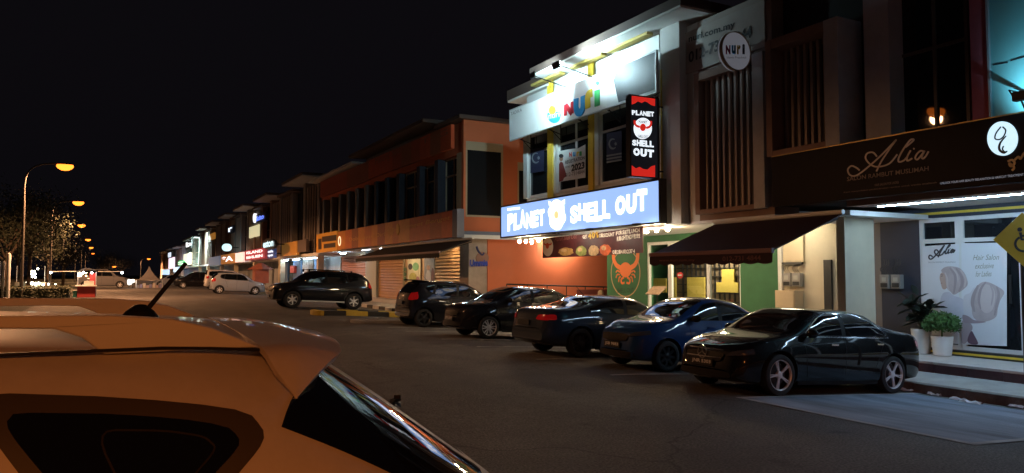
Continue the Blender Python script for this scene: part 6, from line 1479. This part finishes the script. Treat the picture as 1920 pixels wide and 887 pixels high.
o_ = m_ * (K + 1); Fc = []
for i in range(m_ - 1):
    for k in range(K):
        a = i * (K + 1) + k; Fc += [(a, a + 1, a + K + 2, a + K + 1), (o_ + a, o_ + a + K + 1, o_ + a + K + 2, o_ + a + 1)]
    a = i * (K + 1) + K; Fc.append((a, o_ + a, o_ + a + K + 1, a + K + 1)); a = i * (K + 1); Fc.append((a, a + K + 1, o_ + a + K + 1, o_ + a))
MB().add(V, Fc).build('spoiler', PW_, own, smooth=50, local=True)
# aerial, wiper
ab_ = MB().lathe([(0, .04), (.012, .038), (.03, .02), (.042, 0), (.044, -.02)], 16); ab_.v = [(lx(.075) + v[0] * 1.25, v[1] * .8, 1.625 + v[2]) for v in ab_.v]
an = ab_.build('antenna', TRIM, own, smooth=60, local=True)
MB().tube((lx(.095), 0, 1.65), (lx(.195), 0, 1.785), .0072, .006, 12).build('mast', TRIM, an, local=True)
X_ = .93; zz_ = car.top(lx(X_))
wp = MB().lathe([(0, .03), (.02, .028), (.035, .012), (.038, -.01)], 14); wp.v = [(car.bow(lx(X_), .25) + v[0] * 1.6, -.25 + v[1], zz_ + .01 + v[2]) for v in wp.v]
wp.ribbon([Vector((car.bow(lx(X_ - .02 * i), .25 - .07 * i), -.25 + .07 * i, car.top(lx(X_ - .02 * i)) + .02)) for i in range(7)], .02, (0, 0, 1), .012)
wp.build('rear_wiper', TRIM, own, smooth=50, local=True)

# ------------------------------------------------------------------ left roadside
LEAFT = mat('night_tree_leaf', (.02, .026, .013), .7, var=.35, vscale=4); BARK = mat('tree_bark', (.09, .065, .045), .9, var=.3)
def tree(x, y, h, r, label, seed):
    r2 = random.Random(seed); z = gz(x, y); t = thing('tree', label, 'tree', (x, y, z), 'roadside trees left of the road')
    tr = MB().tube((x, y, z - .1), (x + .1, y, z + h * .35), .16, .11, 9); tips = []
    for i in range(11):
        a = r2.uniform(0, 6.28); b0 = Vector((x + .1, y, z + h * r2.uniform(.25, .4))); e = b0 + Vector((math.cos(a) * r * r2.uniform(.4, .9), math.sin(a) * r * r2.uniform(.4, .9), h * r2.uniform(.15, .52)))
        mid = b0.lerp(e, .5) + Vector((0, 0, .2)); tr.tube(b0, mid, .07, .045, 6).tube(mid, e, .045, .015, 6); tips += [mid, e, e.lerp(mid, .4)]
    tr.build('trunk', BARK, t, smooth=50)
    mb = MB()
    for tp in tips:
        for i in range(130):
            g = Vector((r2.gauss(0, 1), r2.gauss(0, 1), r2.gauss(0, .75))) * r * .24; c = tp + g
            d1 = Vector((r2.uniform(-1, 1), r2.uniform(-1, 1), r2.uniform(-1, .6))).normalized(); d2 = d1.orthogonal().normalized(); l = r2.uniform(.12, .26)
            mb.add([c, c + d1 * l * .5 + d2 * l * .28, c + d1 * l, c + d1 * l * .5 - d2 * l * .28], [(0, 1, 2, 3)])
    mb.build('crown', LEAFT, t)
for i, (px, d, h, r, lab) in enumerate(((8, 52, 8.4, 2.9, 'dark roadside tree at the left edge behind the white posts'), (52, 60, 9.2, 3.1, 'dark roadside tree behind the nearest street lamp'), (88, 70, 9., 3.3, 'dark roadside tree right of the nearest street lamp'), (118, 92, 7.5, 3., 'dark tree behind the second street lamp'), (30, 80, 11.5, 4.2, 'tall dark tree far behind the left posts'), (190, 200, 8, 4, 'far dark tree beyond the red stall'), (228, 230, 9, 4.5, 'far dark tree left of the tent'))):
    p = EYE + ray(px, 540) * d; tree(p.x, p.y, h, r, lab, 40 + i)
# hedge
hd = U(134, 562, ('Z', .26)); r2 = random.Random(5); mb = MB(); hx0, hx1 = hd.x - 9, hd.x
for i in range(9000):
    c = Vector((r2.uniform(hx0, hx1), hd.y + r2.uniform(0, 1.2), gz(hd.x, hd.y) + r2.uniform(0, .75) + .06 * r2.random() * math.sin(i)))
    d1 = Vector((r2.uniform(-1, 1), r2.uniform(-1, 1), r2.uniform(-.5, 1))).normalized(); d2 = d1.orthogonal().normalized(); l = r2.uniform(.06, .13)
    mb.add([c, c + d1 * l * .5 + d2 * l * .3, c + d1 * l, c + d1 * l * .5 - d2 * l * .3], [(0, 1, 2, 3)])
hg = thing('hedge', 'low clipped dark hedge in front of the white posts at the left', 'hedge', (hd.x - 4, hd.y + .6, gz(hd.x, hd.y)))
tag(mb.build('foliage', mat('hedge_leaf', (.03, .04, .018), .7, var=.3, vscale=6), hg), None, None, kind='stuff')
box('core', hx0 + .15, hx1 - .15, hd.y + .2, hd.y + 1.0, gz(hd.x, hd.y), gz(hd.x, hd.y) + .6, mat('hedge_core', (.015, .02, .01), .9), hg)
# white fence of round posts
fn = thing('fence', 'pale fence of tall round posts at the left edge', 'fence', tuple(U(10, 552, ('Z', .3))))
for px, ty2, r in ((15, 474, .1), (5.5, 490, .07), (-2, 490, .07), (-10, 490, .07), (-18, 490, .07), (-30, 474, .1)):
    b = EYE + ray(px, 540) * 43; zt_ = (EYE + ray(px, ty2) * 43).z
    MB().lathe([(r, 0), (r, zt_ - gz(b.x, b.y) - r), (r * .7, zt_ - gz(b.x, b.y) - r * .3), (0, zt_ - gz(b.x, b.y))], 14, (b.x, b.y, gz(b.x, b.y))).build('post', mat('pale_post_paint', (.6, .63, .68), .6), fn, smooth=40)
a_, b_ = EYE + ray(-30, 540) * 43, EYE + ray(15, 540) * 43
for hh in (.5, 1.2): MB().tube(a_ + Vector((0, 0, hh - a_.z + .3)), b_ + Vector((0, 0, hh - b_.z + .3)), .03).build('rail', mat('pale_post_paint', (.6, .63, .68), .6), fn)
# red food stall
sp_ = G(160, 558); z = sp_.z; k = (sp_ - EYE).dot(FW) / 1400
st = thing('food_stall', 'small red food cart with lamp frame beside the road', 'food stall', tuple(sp_)); REDP = mat('stall_red', (.32, .03, .03), .6, var=.2)
w_ = 30 * k; x0_, x1_ = sp_.x - w_ * .45, sp_.x + w_ * .55
box('cabinet', x0_, x1_, sp_.y, sp_.y + .9, z, z + 21 * k, REDP, st, .02); box('side_panel', x1_ - 11 * k, x1_, sp_.y + .85, sp_.y + .95, z + 21 * k, z + 46 * k, REDP, st)
box('counter', x0_ - .1, x1_ + .05, sp_.y - .1, sp_.y + 1.0, z + 21 * k + .001, z + 23 * k, WFRAME, st)
box('display_case', x0_ + w_ * .35, x1_ - .1, sp_.y + .1, sp_.y + .6, z + 23 * k + .001, z + 31 * k, mat('case_glass', (.5, .55, .55), .2), st)
for x in (x0_, x1_): MB().tube((x, sp_.y + .45, z), (x, sp_.y + .45, z + 48 * k), .025).build('post', ALU, st)
MB().path(spline([(x0_ - .1, sp_.y + .45, z + 48 * k), ((x0_ + x1_) / 2, sp_.y + .45, z + 55 * k), (x1_ + .1, sp_.y + .45, z + 48 * k)], 5), .03).build('roof_frame', DARKM, st)
for a, b in ((-1.5, -.1), (x1_ - x0_ + .1, x1_ - x0_ + 1.5)): MB().path([(x0_ + a, sp_.y + .4, z + 48.5 * k), (x0_ + b, sp_.y + .4, z + 49 * k)], .02).build('lamp_arm', ALU, st)
SL = glow('stall_lamp_light', (.8, .95, 1.), 30)
for x in (x0_ + .3, x0_ + .75, x0_ - 1.45, x1_ + 1.45): MB().lathe([(0, -.06), (.05, -.03), (.05, .03), (0, .06)], 10, (x, sp_.y + .4, z + 46.5 * k)).build('lamp', SL, st)
MB().lathe([(0, -.14), (.1, -.1), (.12, 0), (.08, .12), (0, .15)], 12, (x0_ + .1, sp_.y + .3, z + 43 * k)).build('lantern', glow('lantern_light', (1., .95, .7), 7), st)
b_ = G(142, 558); bt = thing('bucket', 'teal plastic bin left of the red food cart', 'bin', tuple(b_))
MB().lathe([(0, 0), (.16, 0), (.21, .4), (.22, .42), (.19, .42), (.14, .05), (0, .04)], 18, tuple(b_)).build('pail', mat('teal_plastic', (.03, .22, .18), .5), bt, smooth=40)
# lit stall behind the hedge
q = EYE + ray(60, 540) * 66; zq = gz(q.x, q.y); kk = 66 / 1400
ls = thing('food_stall', 'stall glaring with white bulbs behind the hedge', 'food stall', (q.x, q.y, zq))
box('table', q.x - 1.3, q.x + 1.0, q.y, q.y + .8, zq, zq + .75, mat('stall_table', (.5, .48, .4), .6), ls)
for dx_ in (-1.2, -.2, .9): MB().tube((q.x + dx_, q.y + .4, zq), (q.x + dx_, q.y + .4, zq + 2.2), .025).build('post', ALU, ls)
r2 = random.Random(3); GL = glow('stall_bulb_light', (1., .97, .72), 14)
for px, py, r in [(49, 531, .1), (54, 532, .12), (60, 531, .12), (66, 532, .11), (72, 531, .1), (60, 509, .09), (64, 509, .08), (59, 514, .08), (66, 514, .09), (61, 519, .09), (66, 520, .09), (71, 504, .08), (81, 534, .09), (91, 533, .08), (104, 533, .05)]:
    c = EYE + ray(px, py) * 66; MB().lathe([(0, -r), (r * .7, -r * .7), (r, 0), (r * .7, r * .7), (0, r)], 12, tuple(c)).build('bulb', GL, ls)
# tent
tp = G(280, 540); tk = (tp - EYE).dot(FW) / 1400; zt0 = tp.z
te_ = thing('marquee_tent', 'white peaked marquee tent at the far end of the road', 'tent', tuple(tp)); hw = 22 * tk
TENT = mat('tent_canvas', (.22, .2, .19), .8, var=.1); V = []; Fq = []; n_ = 9
for i in range(n_ + 1):
    u = i / n_; rr_ = hw * (1 - u) ** 1.0; z_ = zt0 + (15 + 25 * u ** 1.9) * tk
    V += [(tp.x + sx_ * max(.05, rr_), tp.y + hw + sy_ * max(.05, rr_), z_) for sx_, sy_ in ((-1, -1), (1, -1), (1, 1), (-1, 1))]
for i in range(n_):
    for j in range(4): Fq.append((4 * i + j, 4 * i + (j + 1) % 4, 4 * i + 4 + (j + 1) % 4, 4 * i + 4 + j))
MB().add(V, Fq).build('canopy', TENT, te_)
for sx_ in (-1, 1):
    for sy_ in (-1, 1): MB().tube((tp.x + sx_ * hw, tp.y + hw + sy_ * hw, zt0), (tp.x + sx_ * hw, tp.y + hw + sy_ * hw, zt0 + 15 * tk), .05).build('pole', ALU, te_)
for i in range(8):
    xx = tp.x - hw + (i + .5) * hw / 4; box('table_row', xx - hw / 10, xx + hw / 10, tp.y + .5, tp.y + 1.2, zt0, zt0 + 5 * tk * (1 + .4 * (i % 3)), mat('tent_goods_%d' % (i % 3), ((.4, .3, .3), (.2, .2, .35), (.5, .45, .4))[i % 3], .7), te_)
tl = glow('tent_lamp_light', (1., .95, .8), 5)
for px, py, r, lab in ((242, 529, .3, 'bright white lamp left of the marquee tent'), (249, 527, .18, 'smaller bright lamp touching the marquee tent on the left')):
    c = EYE + ray(px, py) * ((tp - EYE).dot(FW) - 1); zb_ = gz(c.x, c.y); t = thing('lamp', lab, 'lamp', (c.x, c.y, zb_), 'lamps left of the tent')
    MB().tube((c.x, c.y, zb_), (c.x, c.y, c.z), .04).build('post', DARKM, t); MB().lathe([(0, -r), (r * .7, -r * .7), (r, 0), (r * .7, r * .7), (0, r)], 12, tuple(c)).build('globe', tl, t)
